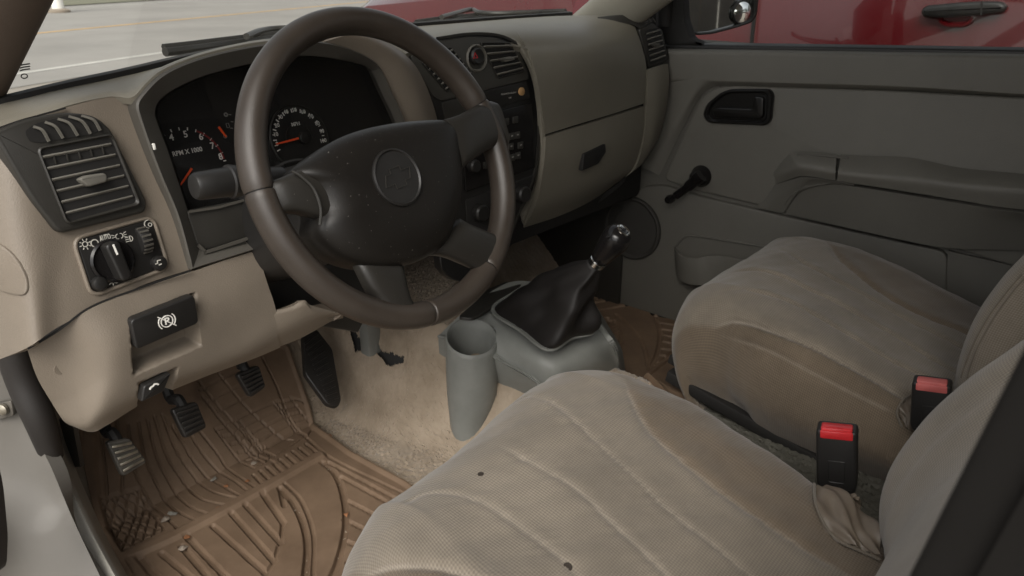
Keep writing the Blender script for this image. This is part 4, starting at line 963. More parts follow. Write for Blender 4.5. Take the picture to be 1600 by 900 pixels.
# seat rails
def railbar(parent, a, b, r=.013, name='seat_rail'):
    a, b = np.asarray(a), np.asarray(b); u = b-a; l = np.linalg.norm(u); u /= l; v = np.cross(UZ, u); v /= np.linalg.norm(v)
    rbox(name, (a+b)/2, u, v, np.cross(u, v), l, r*2, r*2, BLACKM, parent, .003)
ra, rb_ = PX(1045, 584, .845), PX(1375, 775, .838)
railbar(pseat, ra, rb_, .011); railbar(pseat, ra+np.array([.02, .01, .022]), rb_+np.array([.02, 0, .022]), .009)
railbar(pseat, np.array([1.27, -.1, .11]), np.array([1.27, -.6, .09])); railbar(dseat, np.array([.12, -.2, .10]), np.array([.12, -.65, .08])); railbar(dseat, np.array([.54, -.2, .10]), np.array([.54, -.65, .08]))
rbox('seat_pan', (1.073, -.4, .135), UX, UY, UZ, .42, .45, .05, BLACKM, pseat, .01); rbox('seat_pan', (.337, -.4, .135), UX, UY, UZ, .42, .45, .05, BLACKM, dseat, .01)
# vinyl boots sewn into the cushions round the buckle stalks
def boot(parent, cu, px, stitch, xf):
    def q(a, b, o):
        p = on(cu, a, b, o)
        return p if p is not None and p[0] < xf+.08 else PX(a, b, xf)
    rows = [[q(a, b, o) for a, b, o in r] for r in px]; G = netgrid(rows, 26, 30); N_ = facing(G)
    u = np.linspace(0, 1, 30)[None, :]; v = np.linspace(0, 1, 26)[:, None]
    W = .0055*np.sin(u*11+v*5)*v*(1-.3*v)+.005*np.sin(v*9-u*4+.5)*u+.002*np.sin(u*23-v*13)
    solid('buckle_boot', G+N_*W[:, :, None], VINYL, parent, .005)
    mk('boot_stitching', *tubegeo(crom([q(a, b, .006) for a, b in stitch], 30), .0017, 6), FABRIC, parent)
boot(dseat, cush, [[(1270, 764, .004), (1292, 758, .012), (1318, 768, .016), (1342, 782, .012)], [(1272, 790, .004), (1296, 786, .016), (1322, 798, .012), (1350, 806, .018)], [(1285, 824, .004), (1310, 824, .012), (1338, 836, .010), (1362, 842, .012)], [(1306, 848, .003), (1334, 858, .004), (1358, 868, .004), (1380, 876, .004)]],
     [(1268, 762), (1271, 790), (1285, 824), (1306, 849), (1340, 866), (1372, 880)], .565)
boot(pseat, pc_, [[(1416, 622, .004), (1440, 615, .012), (1466, 622, .012)], [(1404, 640, .004), (1430, 645, .014), (1462, 645, .014)], [(1412, 664, .003), (1430, 674, .006), (1462, 680, .006)]], [(1428, 617), (1410, 628), (1401, 645), (1410, 668)], .80)

# =================================================================== BELT BUCKLES
def buckle(label, top, bot, x, w, mat, tl):
    T, B = PX(*top, x), PX(*bot, x); v = T-B; h = np.linalg.norm(v); v /= h
    nn = CAM-T; nn[2] *= .2; nn -= v*(nn @ v); nn /= np.linalg.norm(nn); u = np.cross(v, nn)
    t = thing('belt_buckle', label, 'seat belt buckle', B)
    o = [B+u*a*w/2+v*b*h for a, b in ((-.86, 0), (.86, 0), (1, .12), (1, .97), (-1, .97), (-1, .12))]
    bd = plate('housing', np.array(rpoly([p+nn*.011 for p in o], .006, 4)), BLACK, t, .024, .004, n=nn)
    pl = [mix(T, B, .68)+u*a*w/2+v*b+nn*.0112 for a, b in ((-.42, -.014), (.42, -.014), (.42, .017), (-.42, .017))]
    rail('label_recess', rpoly(pl, .002, 3), rpoly([mix(q, np.mean(pl, 0), .08) for q in pl], .002, 3), BLACK, t, .002, .0004, proud=.0006)
    rbox('press_button', T-v*.006+nn*.0015, u, nn, v, w*.78, .017, .012, mat, t, .003)
    rbox('button_face', T-v*.009+nn*.0095, u, v, nn, w*.80, .011, .005, mat, t, .002)
    tube('stalk', [B+v*.01, B-v*.02, B-v*.06+UX*.0], .011, BLACKM, t, 10)
buckle('black seat belt buckle with bright red button standing between the seats', (1308, 664), (1308, 764), .62, .047, REDB, 0)
buckle('black seat belt buckle with faded pink button beside the passenger seat back', (1457, 592), (1452, 672), .80, .047, REDF, 0)

# =================================================================== CENTRE CONSOLE AND GEAR LEVER
con = thing('centre_console', 'grey plastic floor console with cup holder around the gear lever', 'console', (.76, .15, .02))
T_ = [[(692, 610, .05), (685, 532, .20), (690, 520, .212), (735, 480, .255), (800, 440, .268), (880, 448, .25), (893, 453, .24), (930, 475, .10)],
      [(735, 640, .05), (744, 548, .200), (748, 541, .208), (778, 500, .247), (832, 452, .260), (912, 482, .245), (922, 490, .235), (950, 508, .10)],
      [(775, 632, .06), (784, 569, .188), (788, 562, .197), (812, 528, .236), (880, 482, .250), (936, 512, .235), (946, 521, .225), (970, 542, .12)],
      [(800, 640, .05), (832, 597, .178), (836, 589, .187), (852, 560, .226), (910, 530, .236), (950, 534, .220), (962, 543, .208), (974, 558, .13)],
      [(830, 660, .05), (852, 620, .150), (857, 612, .16), (878, 590, .192), (925, 565, .202), (958, 558, .182), (967, 562, .172), (976, 571, .12)],
      [(845, 672, .04), (862, 648, .09), (868, 642, .10), (890, 622, .12), (935, 600, .13), (962, 584, .13), (969, 582, .12), (977, 580, .10)]]
cbody = sheet('console_body', [[PZ(*q) for q in r] for r in T_], GREYP, con, 110, 140, .005)
# cup holder
ch = PZ(737, 536, .215); cr = .047
cut = np.linspace(0, 2*math.pi, 40, endpoint=False)
def cupring(z, r, k=0.): return np.array([(ch[0]+r*math.cos(a)*(1-k), ch[1]+r*math.sin(a)*(1.0), z) for a in cut])
L = [cupring(.0, .024)-UX*.022, cupring(.04, .036)-UX*.012, cupring(.11, .0485)-UX*.001, cupring(.205, .0495), cupring(.2125, .048), cupring(.2135, .046), cupring(.211, .0435), cupring(.195, .0425), cupring(.10, .040), cupring(.08, .037)]
L = [l+np.array([0, 0, (.030 if i > 2 else 0)])*np.clip(((l[:, 0:1]-ch[0])*.6+(l[:, 1:2]-ch[1])*.8+.045)/.09, 0, 1) for i, l in enumerate(L)]
loops('cup_holder', L, GREYP, con, sharp=50)
bm = bmesh.new(); bm.from_mesh(cbody.data); wb_ = wloc(con)
bmesh.ops.delete(bm, geom=[v for v in bm.verts if math.hypot(v.co.x+wb_.x-ch[0], v.co.y+wb_.y-ch[1]) < .0445], context='VERTS'); bm.to_mesh(cbody.data); bm.free()
tr_ = rpoly([PZ(a, b, .264) for a, b in ((716, 496), (762, 452), (790, 441), (816, 445), (757, 488), (738, 498))], .008, 4)
plate('console_tray', tr_, CHAR, con, .006, .001, proud=.001)
# gear lever
b4 = [PZ(a, b, .262) for a, b in ((770, 487), (800, 462), (832, 451), (880, 482), (926, 518), (893, 530), (856, 548), (812, 517))]
lev = thing('gear_lever', 'manual gear lever with glossy black knob and creased vinyl boot', 'gear lever', np.mean(b4, 0)-UZ*.01)
base = crom(b4, 48, True); topc = PX(932, 411, .741); kd = PX(972, 362, .745)-topc; kd /= np.linalg.norm(kd)
k1 = np.cross(kd, UX); k1 /= np.linalg.norm(k1); k2 = np.cross(kd, k1)
bc = base.mean(0); tr0 = topc-kd*.004
L = []; nst = 22
ang0 = [math.atan2((p-bc) @ UY, (p-bc) @ UX) for p in base]
top = np.array([tr0 + .0125*(math.cos(a)*np.array([1, 0, 0])+math.sin(a)*np.cross(kd, UX)*(1 if np.cross(kd, UX)[1] > 0 else -1)) for a in ang0])
for i in range(nst):
    t = i/(nst-1); s = t**.72
    P = mix(base, top, s) + np.array([0, 0, .035])*math.sin(math.pi*t)*.35
    c = P.mean(0); rad_ = P-c; a = np.array(ang0)
    wr = 1 + (1-t)**1.2*t**.35*(.15*np.sin(3*a+2.5*t*3)+.13*np.sin(7*a-9*t)) + .08*np.sin(17*t+np.sin(2*a)*1.5)*(1-t)*(t > .02)
    L.append(c+rad_*wr[:, None]*(1+.06*math.sin(math.pi*min(1, t*1.6))*(1-t)))
loops('boot', L, LEATH, lev, sharp=80)
mk('boot_frame', *strip(np.array(base)+UZ*.001, .007, UZ, .004, True), GREYP, lev)
lathe('collar', topc-kd*.004, k1, k2, kd, [(.0125, 0), (.0145, .002), (.0145, .010), (.012, .012)], CHROME, lev, 24)
lathe('knob', topc+kd*.006, k1, k2, kd, [(.010, 0), (.0155, .004), (.0185, .02), (.0225, .040), (.0240, .052), (.0228, .062), (.018, .070), (.010, .0745), (.004, .0755)], GLOSSB, lev, 36, sharp=60)
kt = topc+kd*.0825; kq = lathe('shift_plate', topc+kd*.0800, k1, k2, kd, [(.012, -.004), (.012, .0012), (.0105, .002), (.009, .0012)], CHROME, lev, 24)
mk('shift_pattern', *strip([kt+k1*a+k2*b for a, b in ((-.006, .006), (-.006, -.006), (-.006, 0), (0, 0), (0, .006), (0, -.006), (0, 0), (.006, 0), (.006, .006))], .0012, kd, .0004), BLACK, lev)

# =================================================================== PEDALS
def pedal(label, corners, y, mat, ribs, arm_to, along=False, lean=.35, ribmat=None):
    Pp = Plane(PY(*np.mean(corners, 0), y), (0, -1, lean)); P = Pp.pts(corners); c = np.mean(P, 0)
    t = thing('pedal', label, 'pedal', c)
    plate('pad', rpoly(P, .007, 4), mat, t, .012, .003)
    A, B, C_, D = [mix(p, c, .16)+Pp.n*.002 for p in P]
    for k in range(ribs):
        q = (k+.5)/ribs
        a, b = (mix(A, D, q), mix(B, C_, q)) if not along else (mix(A, B, q), mix(D, C_, q))
        u = b-a; l = np.linalg.norm(u); u /= l; v = np.cross(Pp.n, u)
        rbox('rib', (a+b)/2, u, v, Pp.n, l, .0045, .006, ribmat or mat, t, .001)
    top = (P[0]+P[1])/2; dst = PY(*arm_to, y+.09)
    tube('arm', crom([c-Pp.n*.012, top-Pp.n*.018+UZ*.01, mix(top, dst, .5)-Pp.n*.02, dst+UZ*.06], 16), .009, BLACKM, t, 8)
pedal('leftmost pedal with a worn grey pad showing bare metal ribs', [(166, 690), (203, 684), (231, 722), (192, 746)], .43, WORNP, 5, (160, 660), ribmat=BARE)
pedal('second pedal from the left, black rubber pad near the hood release', [(268, 640), (308, 627), (324, 668), (290, 686)], .44, RUBBER, 5, (258, 610))
pedal('third pedal from the left, black ribbed pad below the knee panel', [(370, 585), (405, 570), (416, 605), (392, 622)], .45, RUBBER, 5, (380, 560))
# accelerator: long diagonal-ribbed treadle
Ap = Plane(PY(505, 580, .45), (.1, -1, .75)); ao = [(474, 524), (494, 512), (520, 545), (534, 625), (528, 637), (512, 632), (478, 585)]
ac = thing('pedal', 'long black accelerator pedal with diagonal ribs beside the tan carpet', 'pedal', Ap(505, 580))
plate('pad', rpoly(Ap.pts(ao), .006, 3), RUBBER, ac, .012, .003)
for k in range(12):
    t = k/11; a = Ap(474+t*38, 528+t*96, .002); b = Ap(496+t*36, 520+t*108, .002)
    a, b = Ap(476+t*36, 538+t*88, .002), Ap(498+t*32, 520+t*100, .002)
    u = b-a; l = np.linalg.norm(u); u /= l; rbox('rib', (a+b)/2, u, np.cross(Ap.n, u), Ap.n, l, .004, .005, RUBBER, ac, .001)
tube('arm', [Ap(482, 530, -.01), Ap(470, 500, -.02), Ap(460, 460, -.02)], .010, BLACKM, ac, 8)
# bracket that comes down through the torn carpet
br = [(556, 500), (596, 498), (592, 545), (566, 540)]
bq = hit(580, 545); bc0 = PY(576, 480, bq[1]+.01)
sup = tag(rbox('support_bracket', (bq+np.array([0, 0, .13])), UX, UY, UZ, .035, .03, .28, GREYP, None, .006, loc=bq), 'dark grey bracket standing in the torn carpet below the wheel', 'bracket')

# =================================================================== FLOOR MATS
def mat_mesh(name, label, outline, grooves, ridges, z0, res=.0013, holes=None):
    O_ = np.array([hit(a, b, z0)[:2] for a, b in outline]); x0, y0 = O_.min(0)-.005; x1, y1 = O_.max(0)+.005
    gx = np.arange(x0, x1, res); gy = np.arange(y0, y1, res); X_, Y_ = np.meshgrid(gx, gy)
    def inside(X, Y):
        r = np.zeros(X.shape, bool); n = len(O_)
        for i in range(n):
            xa, ya = O_[i]; xb, yb = O_[(i+1) % n]
            if ya == yb: continue
            c = ((ya > Y) != (yb > Y)) & (X < (xb-xa)*(Y-ya)/(yb-ya)+xa); r ^= c
        return r
    def dist(L, w=.02):
        d = np.full(X_.shape, 9.)
        for a, b in zip(L, L[1:]):
            lo, hi = np.minimum(a, b)-w, np.maximum(a, b)+w
            sx = slice(*np.searchsorted(gx, (lo[0], hi[0]))); sy = slice(*np.searchsorted(gy, (lo[1], hi[1])))
            xx, yy = X_[sy, sx], Y_[sy, sx]; v = b-a; t = np.clip(((xx-a[0])*v[0]+(yy-a[1])*v[1])/(v @ v+1e-12), 0, 1)
            d[sy, sx] = np.minimum(d[sy, sx], np.hypot(xx-a[0]-t*v[0], yy-a[1]-t*v[1]))
        return d
    H = np.zeros(X_.shape)
    for g, w, dep in grooves:
        L = np.array([hit(a, b, z0)[:2] for a, b in g])
        if len(L) > 2: L = crom(L, 4*len(L))
        d = dist(L); H = np.minimum(H, -dep*(1-np.clip((d-w*.62)/(w*.38), 0, 1)))
    for g, w, hgt in ridges:
        L = np.array([hit(a, b, z0)[:2] for a, b in g])
        if len(L) > 2: L = crom(L, 4*len(L))
        d = dist(L); t = 1-np.clip((d-w*.5)/(w*.5), 0, 1); H = H*(1-t)+hgt*t
    # raised rim
    db = dist(np.vstack([O_, O_[:1]])); H = np.where(db < .010, np.maximum(H, .006*(1-np.clip((db-.004)/.006, 0, 1))), H)
    Z_ = np.maximum(floor_h(X_, Y_), 0) + z0 + H; ins = inside(X_, Y_)
    idx = -np.ones(X_.shape, int); idx[ins] = np.arange(ins.sum()); n = ins.sum()
    top = np.stack([X_[ins], Y_[ins], Z_[ins]], 1); bot = top.copy(); bot[:, 2] = np.maximum(floor_h(bot[:, 0], bot[:, 1]), 0)+.001
    F = []; q = idx
    ok = (q[:-1, :-1] >= 0) & (q[:-1, 1:] >= 0) & (q[1:, 1:] >= 0) & (q[1:, :-1] >= 0)
    ii, jj = np.nonzero(ok)
    Ft = np.stack([q[ii, jj], q[ii, jj+1], q[ii+1, jj+1], q[ii+1, jj]], 1)
    edges = {}
    for f in Ft:
        for a, b in ((0, 1), (1, 2), (2, 3), (3, 0)):
            k = (f[a], f[b])
            if (k[1], k[0]) in edges: del edges[(k[1], k[0])]
            else: edges[k] = 1
    F = Ft.tolist() + [(b, a, a+n, b+n) for a, b in edges]
    c = np.array([top[:, 0].mean(), top[:, 1].mean(), 0])
    return tag(mk(name, np.vstack([top, bot]), F, MAT, None, loc=c, sharp=50), label, 'floor mat')
def zc(L): return [(a/2.1424+130, b/2.1424+480) for a, b in L]
gw = .0026; gd_ = .006
G_ = []
def add(L, w=gw, d=.0055): G_.append((zc(L), w, d))
# curved ribs of the upper field
for L in ([(150, 395), (165, 520), (200, 610), (260, 690), (325, 752)], [(185, 385), (205, 500), (250, 600), (310, 680), (390, 722)], [(215, 378), (245, 500), (300, 610), (360, 670), (445, 700)],
          [(240, 370), (280, 500), (340, 590), (400, 645), (490, 665)], [(265, 362), (315, 490), (380, 580), (440, 620), (515, 640)], [(300, 400), (360, 500), (430, 580), (520, 630)],
          [(330, 380), (400, 490), (470, 560), (545, 612)], [(385, 410), (450, 490), (510, 560), (570, 600)], [(400, 300), (480, 400), (570, 490), (640, 520)], [(380, 240), (450, 330), (545, 430), (630, 500)], [(455, 225), (540, 330), (640, 420), (700, 445)], [(600, 170), (650, 270), (690, 370), (750, 430)]): add(L)
add([(110, 380), (130, 500), (130, 620)], gw, .005); add([(60, 430), (75, 560), (80, 640)], gw, .005)
def bil(Q, u, v): Q = [np.array(q, float) for q in Q]; return tuple((Q[0]*(1-u)+Q[1]*u)*(1-v)+(Q[3]*(1-u)+Q[2]*u)*v)
def lattice(Q, n, w):
    for k in range(1, 2*n):
        c = k/n; a0, a1 = (max(0, c-1), min(1, c)); add([bil(Q, a0, c-a0), bil(Q, a1, c-a1)], w)
        d = c-1; a0, a1 = max(0, d), min(1, 1+d); add([bil(Q, a0, a0-d), bil(Q, a1, a1-d)], w)
    for p, q in zip(Q, Q[1:]+Q[:1]): add([p, q], w)
def rungs(A, B, C_, D_, n, w, sk=0.):
    for k in range(n+1):
        t = k/n; p = np.array(A)*(1-t)+np.array(B)*t; t2 = min(1, max(0, t+sk)); q = np.array(C_)*(1-t2)+np.array(D_)*t2; add([tuple(p), tuple(q)], w)
    add([A, B], w); add([C_, D_], w)
lattice([(52, 642), (185, 606), (272, 745), (128, 816)], 4, .0021)
rungs((442, 408), (572, 540), (478, 392), (608, 522), 5, .0020, .06); rungs((478, 392), (608, 522), (512, 376), (640, 503), 5, .0020, -.06)
rungs((518, 372), (644, 498), (636, 322), (742, 432), 5, .0022)
rungs((645, 318), (752, 428), (692, 302), (772, 402), 5, .0020, .1); add([(692, 302), (735, 318), (762, 360), (774, 404)], .0020)
for k in range(3): add([(390+k*30, 280+k*35), (520+k*20, 215+k*40)], .0021)
for k in range(9): add([(570+k*22, 562-k*13), (608+k*22, 602-k*14)], .0036)
# lower field
for L in ([(185, 830), (245, 905)], [(262, 822), (360, 905)], [(345, 765), (480, 905)], [(435, 732), (612, 892)], [(497, 690), (640, 853)], [(545, 662), (662, 790)], [(600, 622), (670, 722)], [(225, 880), (300, 960)], [(330, 800), (420, 905)]): add(L, .006, .005)
for L in ([(612, 892), (640, 853)], [(640, 853), (655, 800)], [(662, 790), (668, 722)]): add(L, .004, .005)
add([(658, 605), (705, 660), (738, 730), (750, 810), (742, 905)], .006, .008); add([(675, 590), (730, 650), (770, 760), (770, 905)], .004, .004); add([(660, 610), (672, 665)], .005)
add([(800, 520), (845, 560), (873, 640), (878, 740), (850, 860), (815, 930)], .006, .008)
for k in range(6): add([(862+k*6, 568+k*72), (1010-k*5+k*2, 650+k*62)], .005)
add([(820, 520), (1080, 660)], .005)
add([(750, 440), (830, 505), (1000, 590), (1075, 625)], .004, .004)
RG = [(zc([(140, 838), (300, 770), (480, 675), (640, 585), (790, 498)]), .014, .006), (zc([(160, 850), (200, 905)]), .008, .004), (zc([(20, 440), (30, 600), (60, 740), (110, 830), (150, 905)]), .012, .006)]
outl = [(110, 560), (250, 470), (350, 480), (452, 545), (471, 599), (485, 639), (492, 667), (550, 709), (634, 755), (700, 800), (760, 900), (740, 1000), (260, 1040), (196, 940), (180, 905), (150, 815), (133, 740), (120, 650)]
mat_mesh('floor_mat', 'brown rubber floor mat with deep grooves under the pedals', outl, G_, RG, .010)
def zp(L): return [(a/3+900, b/3+300) for a, b in L]
G2 = [(zp(L), w, .006) for L, w in (([(150, 600), (200, 620), (215, 670), (205, 720)], .006), ([(190, 575), (250, 630), (300, 690), (330, 760), (340, 820)], .006), ([(355, 570), (385, 620), (395, 680), (380, 760), (350, 820)], .006), ([(345, 835), (500, 715)], .006), ([(355, 850), (510, 730)], .004),
      ([(370, 580), (500, 600)], .005), ([(385, 612), (500, 630)], .005), ([(392, 640), (500, 660)], .005), ([(396, 668), (495, 690)], .005), ([(393, 700), (480, 712)], .005), ([(390, 735), (440, 740)], .005), ([(380, 765), (415, 768)], .005), ([(365, 795), (390, 795)], .005),
      ([(70, 560), (250, 530)], .005), ([(60, 590), (150, 590)], .005), ([(130, 625), (180, 600)], .005), ([(150, 645), (200, 625)], .005), ([(170, 670), (208, 652)], .005), ([(80, 520), (280, 490)], .005), ([(100, 500), (240, 470)], .004))]
mat_mesh('floor_mat', 'brown rubber floor mat in front of the passenger seat', [(900, 470), (930, 452), (985, 462), (1070, 486), (1150, 510), (1200, 600), (1060, 640), (1015, 590), (960, 540), (905, 520)], G2, [], .010)
# bits of debris on the driver's mat
for (a, b, s, m, lb) in ((258, 813, .012, STONE, 'largest pale stone chip on the driver mat, by the cross-hatched corner'), (269, 803, .008, SILLP, 'grey stone chip touching the largest pale chip on the driver mat'), (332, 751, .008, SILLP, 'grey flake lying mid mat behind the second pedal'), (352, 760, .007, LEAFM, 'rust brown leaf scrap beside the grey flake on the mat'),
                         (341, 794, .005, LEAFM, 'small orange crumb just in front of the mat ridge'), (292, 840, .006, LEAFM, 'small orange crumb behind the mat ridge at left'), (287, 857, .009, STONE, 'broken stone chips in a lower groove of the driver mat'), (386, 752, .006, LEAFM, 'brown crumb near the short dashes of the driver mat'), (541, 804, .006, LEAFM, 'orange leaf crumb in the curved groove near the seat'), (397, 724, .008, STONE, 'tan clot in the right cross-hatched patch of the mat'), (516, 681, .006, LEAFM, 'brown crumb on the carpet edge beside the mat')):
    p = hit(a, b, .012); g = np.random.default_rng(int(a)); bm = bmesh.new(); bmesh.ops.create_icosphere(bm, subdivisions=1, radius=1)
    V = np.array([v.co for v in bm.verts]); F = [[v.index for v in f.verts] for f in bm.faces]; bm.free()
    V = V*np.array([1, .6+.3*g.random(), .32])*(1+.35*g.normal(size=(len(V), 1)))*s*.85; r = g.random()*6; V = V @ np.array([[math.cos(r), math.sin(r), 0], [-math.sin(r), math.cos(r), 0], [0, 0, 1]])
    tag(mk('stone_chip' if m is not LEAFM else 'leaf_scrap', V+p+UZ*s*.15, F, m, None, smooth=False, loc=p), lb, 'debris')

# =================================================================== PASSENGER DOOR
door = thing('passenger_door', 'grey passenger door trim with armrest, black handle and window crank', 'car door', (1.43, -.2, .05))
DX = 1.41
def D(px, py, off=0.): return PX(px, py, DX-off)
rows = [[D(1044, 76, .0), D(1200, 78), D(1400, 81), D(1600, 84), D(1800, 88)], [D(1044, 80, .014), D(1200, 82, .014), D(1400, 86, .014), D(1600, 89, .014), D(1800, 93, .014)], [D(1046, 92, .017), D(1200, 95, .017), D(1400, 99, .017), D(1600, 103, .017), D(1800, 108, .017)],
        [D(1044, 120, .015), D(1200, 124, .018), D(1400, 130, .018), D(1600, 142, .018), D(1800, 152, .018)], [D(1042, 126, .012), D(1200, 130, .016), D(1400, 136, .016), D(1600, 148, .016), D(1800, 158, .016)], [D(1040, 132, .002), D(1200, 136, .002), D(1400, 141, .002), D(1600, 152, .002), D(1800, 163, .002)]]
sheet('door_upper', rows, DOORG, door, 36, 60, .01)
# main trim with the recessed field, front diagonal
base_o = [(1040, 72), (1800, 90), (1800, 760), (1100, 560), (940, 470), (955, 330), (1020, 210)]
plate('door_panel', [D(a, b, -.004) for a, b in base_o], DOORG2, door, .02, 0)
fld = [(1098, 150), (1117, 137), (1140, 134), (1373, 141), (1600, 153), (1800, 168), (1800, 480), (1480, 386), (1224, 330), (1093, 299), (1036, 281), (1070, 205)]
plate('door_field', rpoly([D(a, b, .006) for a, b in fld], [.02, .02, .02, .01, .01, .01, .01, .01, .01, .01, .02, .03], 5), DOORG, door, .014, .005)
fd2 = [(1030, 215), (1092, 142), (1108, 127), (1140, 122), (1060, 122), (1042, 140)]
rows = [[D(1030, 275, .001), D(1067, 200, .001), D(1095, 149, .001), D(1119, 134, .001), D(1150, 132, .001)], [D(1014, 266, .012), D(1053, 193, .015), D(1083, 140, .016), D(1102, 125, .016), D(1150, 124, .016)], [D(990, 260, .004), D(1034, 175, .006), D(1044, 125, .008), D(1060, 110, .012), D(1150, 110, .012)]]
sheet('front_flange', rows, DOORG, door, 14, 40, .008)
low = [(1034, 289), (1093, 307), (1224, 338), (1480, 394), (1478, 460), (1440, 560), (1100, 520), (940, 470), (950, 330), (1000, 292)]
plate('door_lower_panel', rpoly([D(a, b, .010) for a, b in low], .02, 4), DOORG2, door, .014, .004)
rows = [[D(1481, 392, .006), D(1640, 430, .006), D(1800, 480, .006)], [D(1478, 470, .006), D(1640, 540, .006), D(1800, 620, .006)]]
sheet('door_rear_panel', rows, DOORG2, door, 4, 6, .008)
# armrest
AR = [[(1207, 272), (1228, 246), (1246, 237), (1300, 240), (1346, 243), (1420, 246), (1500, 262), (1600, 272), (1720, 290)],
      [(1209, 274), (1234, 256), (1252, 251), (1300, 256), (1340, 262), (1420, 268), (1500, 280), (1600, 290), (1720, 306)],
      [(1211, 279), (1237, 266), (1256, 262), (1300, 268), (1333, 273), (1420, 281), (1500, 292), (1600, 302), (1720, 318)],
      [(1212, 288), (1240, 278), (1258, 275), (1300, 281), (1330, 286), (1420, 300), (1500, 313), (1575, 325), (1720, 338)]]
of = [[.006, .010, .012, .014, .014, .012, .010, .008, .006], [.010, .035, .045, .05, .05, .05, .05, .045, .03], [.012, .045, .058, .063, .064, .064, .062, .055, .035], [.008, .035, .050, .056, .058, .058, .056, .05, .03]]
AR3 = [[D(a, b, o) for (a, b), o in zip(r, q)] for r, q in zip(AR, of)]
G = netgrid(AR3, 26, 110); solid('armrest', G[:, 45:], DOORG, door, .02); ap = solid('pull_handle', G[:, :44], DOORG, door, .02)
V, F = strip([D(1246, 242, .022), D(1285, 244, .026), D(1326, 248, .026)], .006, (-.6, 0, .8), .003); mk('pull_slot', V, F, DOORG2, ap)
rows = [[D(1210, 289, .010), D(1240, 280, .034), D(1256, 277, .048), D(1300, 283, .053), D(1330, 288, .054)], [D(1196, 310, .010), D(1222, 310, .020), D(1246, 296, .034), D(1270, 284, .044), D(1330, 290, .050)], [D(1180, 324, .010), D(1210, 330, .010), D(1226, 330, .014), D(1240, 310, .02), D(1262, 288, .030)]]
sheet('armrest_bracket', rows, DOORG2, door, 16, 24, .01)
rows = [[D(1264, 286, .036), D(1330, 291, .050), D(1420, 305, .05), D(1500, 318, .05), D(1575, 330, .044), D(1650, 338, .03)], [D(1240, 312, .022), D(1330, 320, .044), D(1420, 335, .044), D(1500, 348, .040), D(1575, 350, .03), D(1650, 355, .015)], [D(1228, 334, .012), D(1330, 357, .036), D(1420, 377, .036), D(1480, 387, .030), D(1560, 390, .020), D(1650, 392, .008)]]
sheet('armrest_underside', rows, DOORG2, door, 20, 40, .01)
# inside handle
ho = rpoly([D(a, b, .012) for a, b in [(1098, 181), (1104, 163), (1126, 145), (1142, 139), (1203, 139), (1209, 148), (1205, 189), (1196, 196), (1107, 192)]], .010, 4)
hi = rpoly([D(a, b, .012) for a, b in [(1106, 180), (1111, 166), (1129, 150), (1143, 145), (1196, 145), (1200, 151), (1197, 185), (1191, 190), (1112, 187)]], .010, 4)
hbz = rail('handle_bezel', ho, hi, HANDB, door, .012, .003, proud=.004)
plate('handle_well', np.array(hi)+np.array([.003, 0, 0]), HANDB, hbz, .002, 0)
plate('handle_lever', rpoly([D(a, b, .018) for a, b in [(1112, 172), (1122, 168), (1175, 170), (1178, 150), (1193, 152), (1192, 182), (1186, 187), (1116, 184)]], .006, 4), HANDB, hbz, .01, .003)
# window crank
ck = D(1096, 275, .03)
crank = lathe('window_crank', D(1096, 275, .008), UY, UZ, -UX, [(.026, 0), (.026, .004), (.020, .012), (.017, .030), (.012, .036)], GLOSSB, door, 28)
tube('crank_arm', crom([D(1096, 274, .042), D(1085, 283, .044), D(1070, 296, .046), D(1056, 306, .048)], 14), [.016]*4+[.013]*4+[.010]*6, GLOSSB, crank, 14)
lathe('crank_knob', D(1052, 309, .044), UY, UZ, -UX, [(.007, 0), (.010, .006), (.011, .02), (.008, .028)], GLOSSB, crank, 20)
# speaker
spk = D(989, 356, .012)
sp_ = lathe('speaker_grille', spk, UY, UZ, -UX, [(.083, 0), (.083, .008), (.079, .011), (.074, .008), (.072, .006), (.03, .010)], GRILLE, door, 48)
# map pocket
rim_f = crom([PX(1054, 386, 1.385), PX(1058, 394, 1.355), PX(1070, 402, 1.338), PX(1088, 404, 1.335), PX(1107, 400, 1.345), PX(1130, 401, 1.35), PX(1160, 406, 1.35), PX(1230, 420, 1.35)], 40)
botm = crom([PX(1056, 428, 1.385), PX(1060, 438, 1.357), PX(1072, 446, 1.342), PX(1090, 449, 1.339), PX(1110, 449, 1.349), PX(1132, 450, 1.354), PX(1160, 455, 1.354), PX(1230, 468, 1.354)], 40)
solid('map_pocket', np.stack([rim_f+np.array([.004, 0, .001]), rim_f, rim_f-UZ*.004-UX*.001, mix(rim_f, botm, .5)-UX*.001, mix(rim_f, botm, .92), botm+UX*.012], 0), DOORG2, door, .004)
bk = crom([PX(1055, 386, DX-.012), PX(1066, 373, DX-.012), PX(1078, 368, DX-.012), PX(1110, 372, DX-.012), PX(1173, 382, DX-.012), PX(1240, 394, DX-.012)], 30)
mk('pocket_rim', *tubegeo(bk, .003, 8), DOORG2, door)
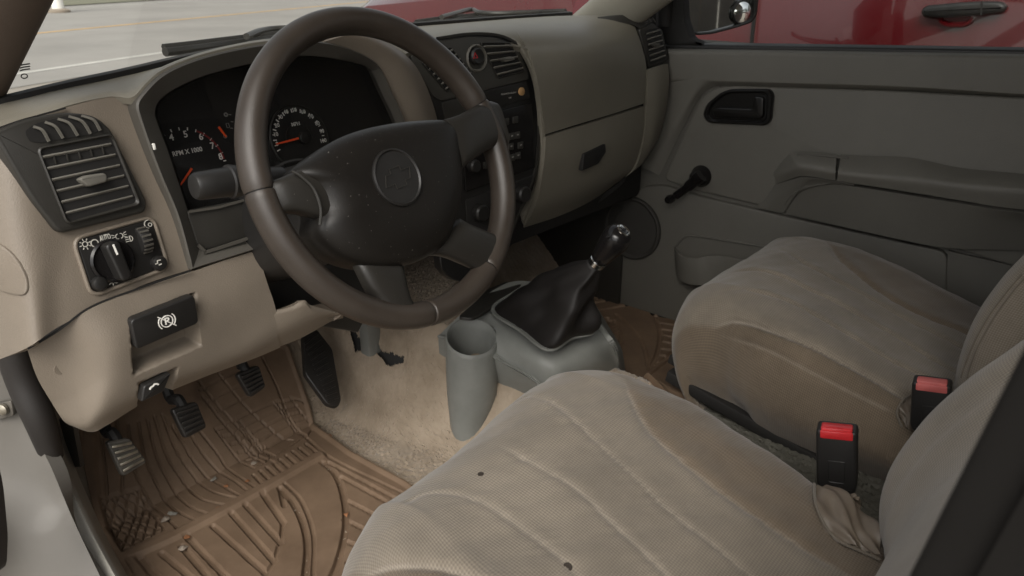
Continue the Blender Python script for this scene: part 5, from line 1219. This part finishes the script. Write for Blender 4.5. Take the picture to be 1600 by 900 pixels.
# window: sill rubber, glass, front corner trim
rows = [[D(1038, 76, -.002), D(1300, 79, -.002), D(1800, 88, -.002)], [D(1038, 70, -.004), D(1300, 74, -.004), D(1800, 82, -.004)], [D(1038, 66, -.02), D(1300, 69, -.02), D(1800, 77, -.02)]]
sheet('window_seal', rows, BLACK, door, 8, 40, .01)
gy0, gy1 = D(1046, 40, -.02)[1], -.98
zsill = D(1300, 72, -.02)[2]-.03
mk('window_pane', [(1.435, gy1, zsill), (1.435, gy0+.02, zsill), (1.375, gy0-.22, 1.27), (1.375, gy1, 1.27)], [(0, 1, 2, 3)], GLASS, door, smooth=False)
sail = [(1044, 72), (1003, 34), (1000, -60), (1064, -60), (1068, 30), (1078, 60), (1100, 70)]
plate('corner_trim', rpoly([D(a, b, -.002) for a, b in sail], .008, 4), BLACKM, door, .03, .004)
fr2 = [D(1040, 40, -.01), D(1042, -40, .0), D(1046, -140, .02)]
tube('window_frame', crom(fr2, 12), .022, BLACKM, door, 10)
mk('door_skin', *boxgeo((1.47, -.3, .25), UX, UY, UZ, .05, 1.3, .90), PAINT, door, smooth=False)

# =================================================================== DOOR MIRROR
MX = 1.62
mir = thing('side_mirror', 'black side mirror with a round blind spot mirror outside the passenger window', 'side mirror', PX(1120, 30, MX))
cm = PX(1122, 10, MX); look = cm-CAM; look /= np.linalg.norm(look); want = np.array([.02, -.99, -.015]); want /= np.linalg.norm(want)
mn = want-look; mn /= np.linalg.norm(mn); MP = Plane(cm, mn)
mo = [(1068, -90), (1068, 30), (1073, 46), (1084, 55), (1110, 53), (1148, 43), (1172, 35), (1180, 24), (1182, 0), (1180, -90)]
mi = [(1072, -86), (1072, 30), (1077, 44), (1087, 51), (1110, 49), (1147, 39), (1168, 31), (1174, 22), (1175, 0), (1174, -86)]
Mo, Mi = np.array(rpoly(MP.pts(mo), .01, 4)), np.array(rpoly(MP.pts(mi), .01, 4))
cmn = Mo.mean(0)
loops('housing', [mix(Mo, cmn, .45)-mn*.10, mix(Mo, cmn, .15)-mn*.07, Mo-mn*.02, Mo+mn*.008, mix(Mo, Mi, .5)+mn*.011, Mi+mn*.008, Mi-mn*.004], BLACK, mir, True, False)
plate('mirror_glass', mix(Mi, Mo, .3), MIRROR, mir, .004, 0, proud=-.002)
bsp = MP(1158, 19, .0); bs = lathe('blind_spot_mirror', bsp, MP.u, MP.v, mn, [(.030, 0), (.030, .006), (.027, .009), (.0255, .008)], BLACK, mir, 32)
lathe('convex_glass', bsp, MP.u, MP.v, mn, [(.0255, .0075), (.021, .0105), (.015, .013), (.008, .0145), (.002, .015)], MIRROR, bs, 32)
tube('mirror_arm', [D(1050, 50, -.03), PX(1062, 45, MX-.06)], .025, BLACKM, mir, 10)
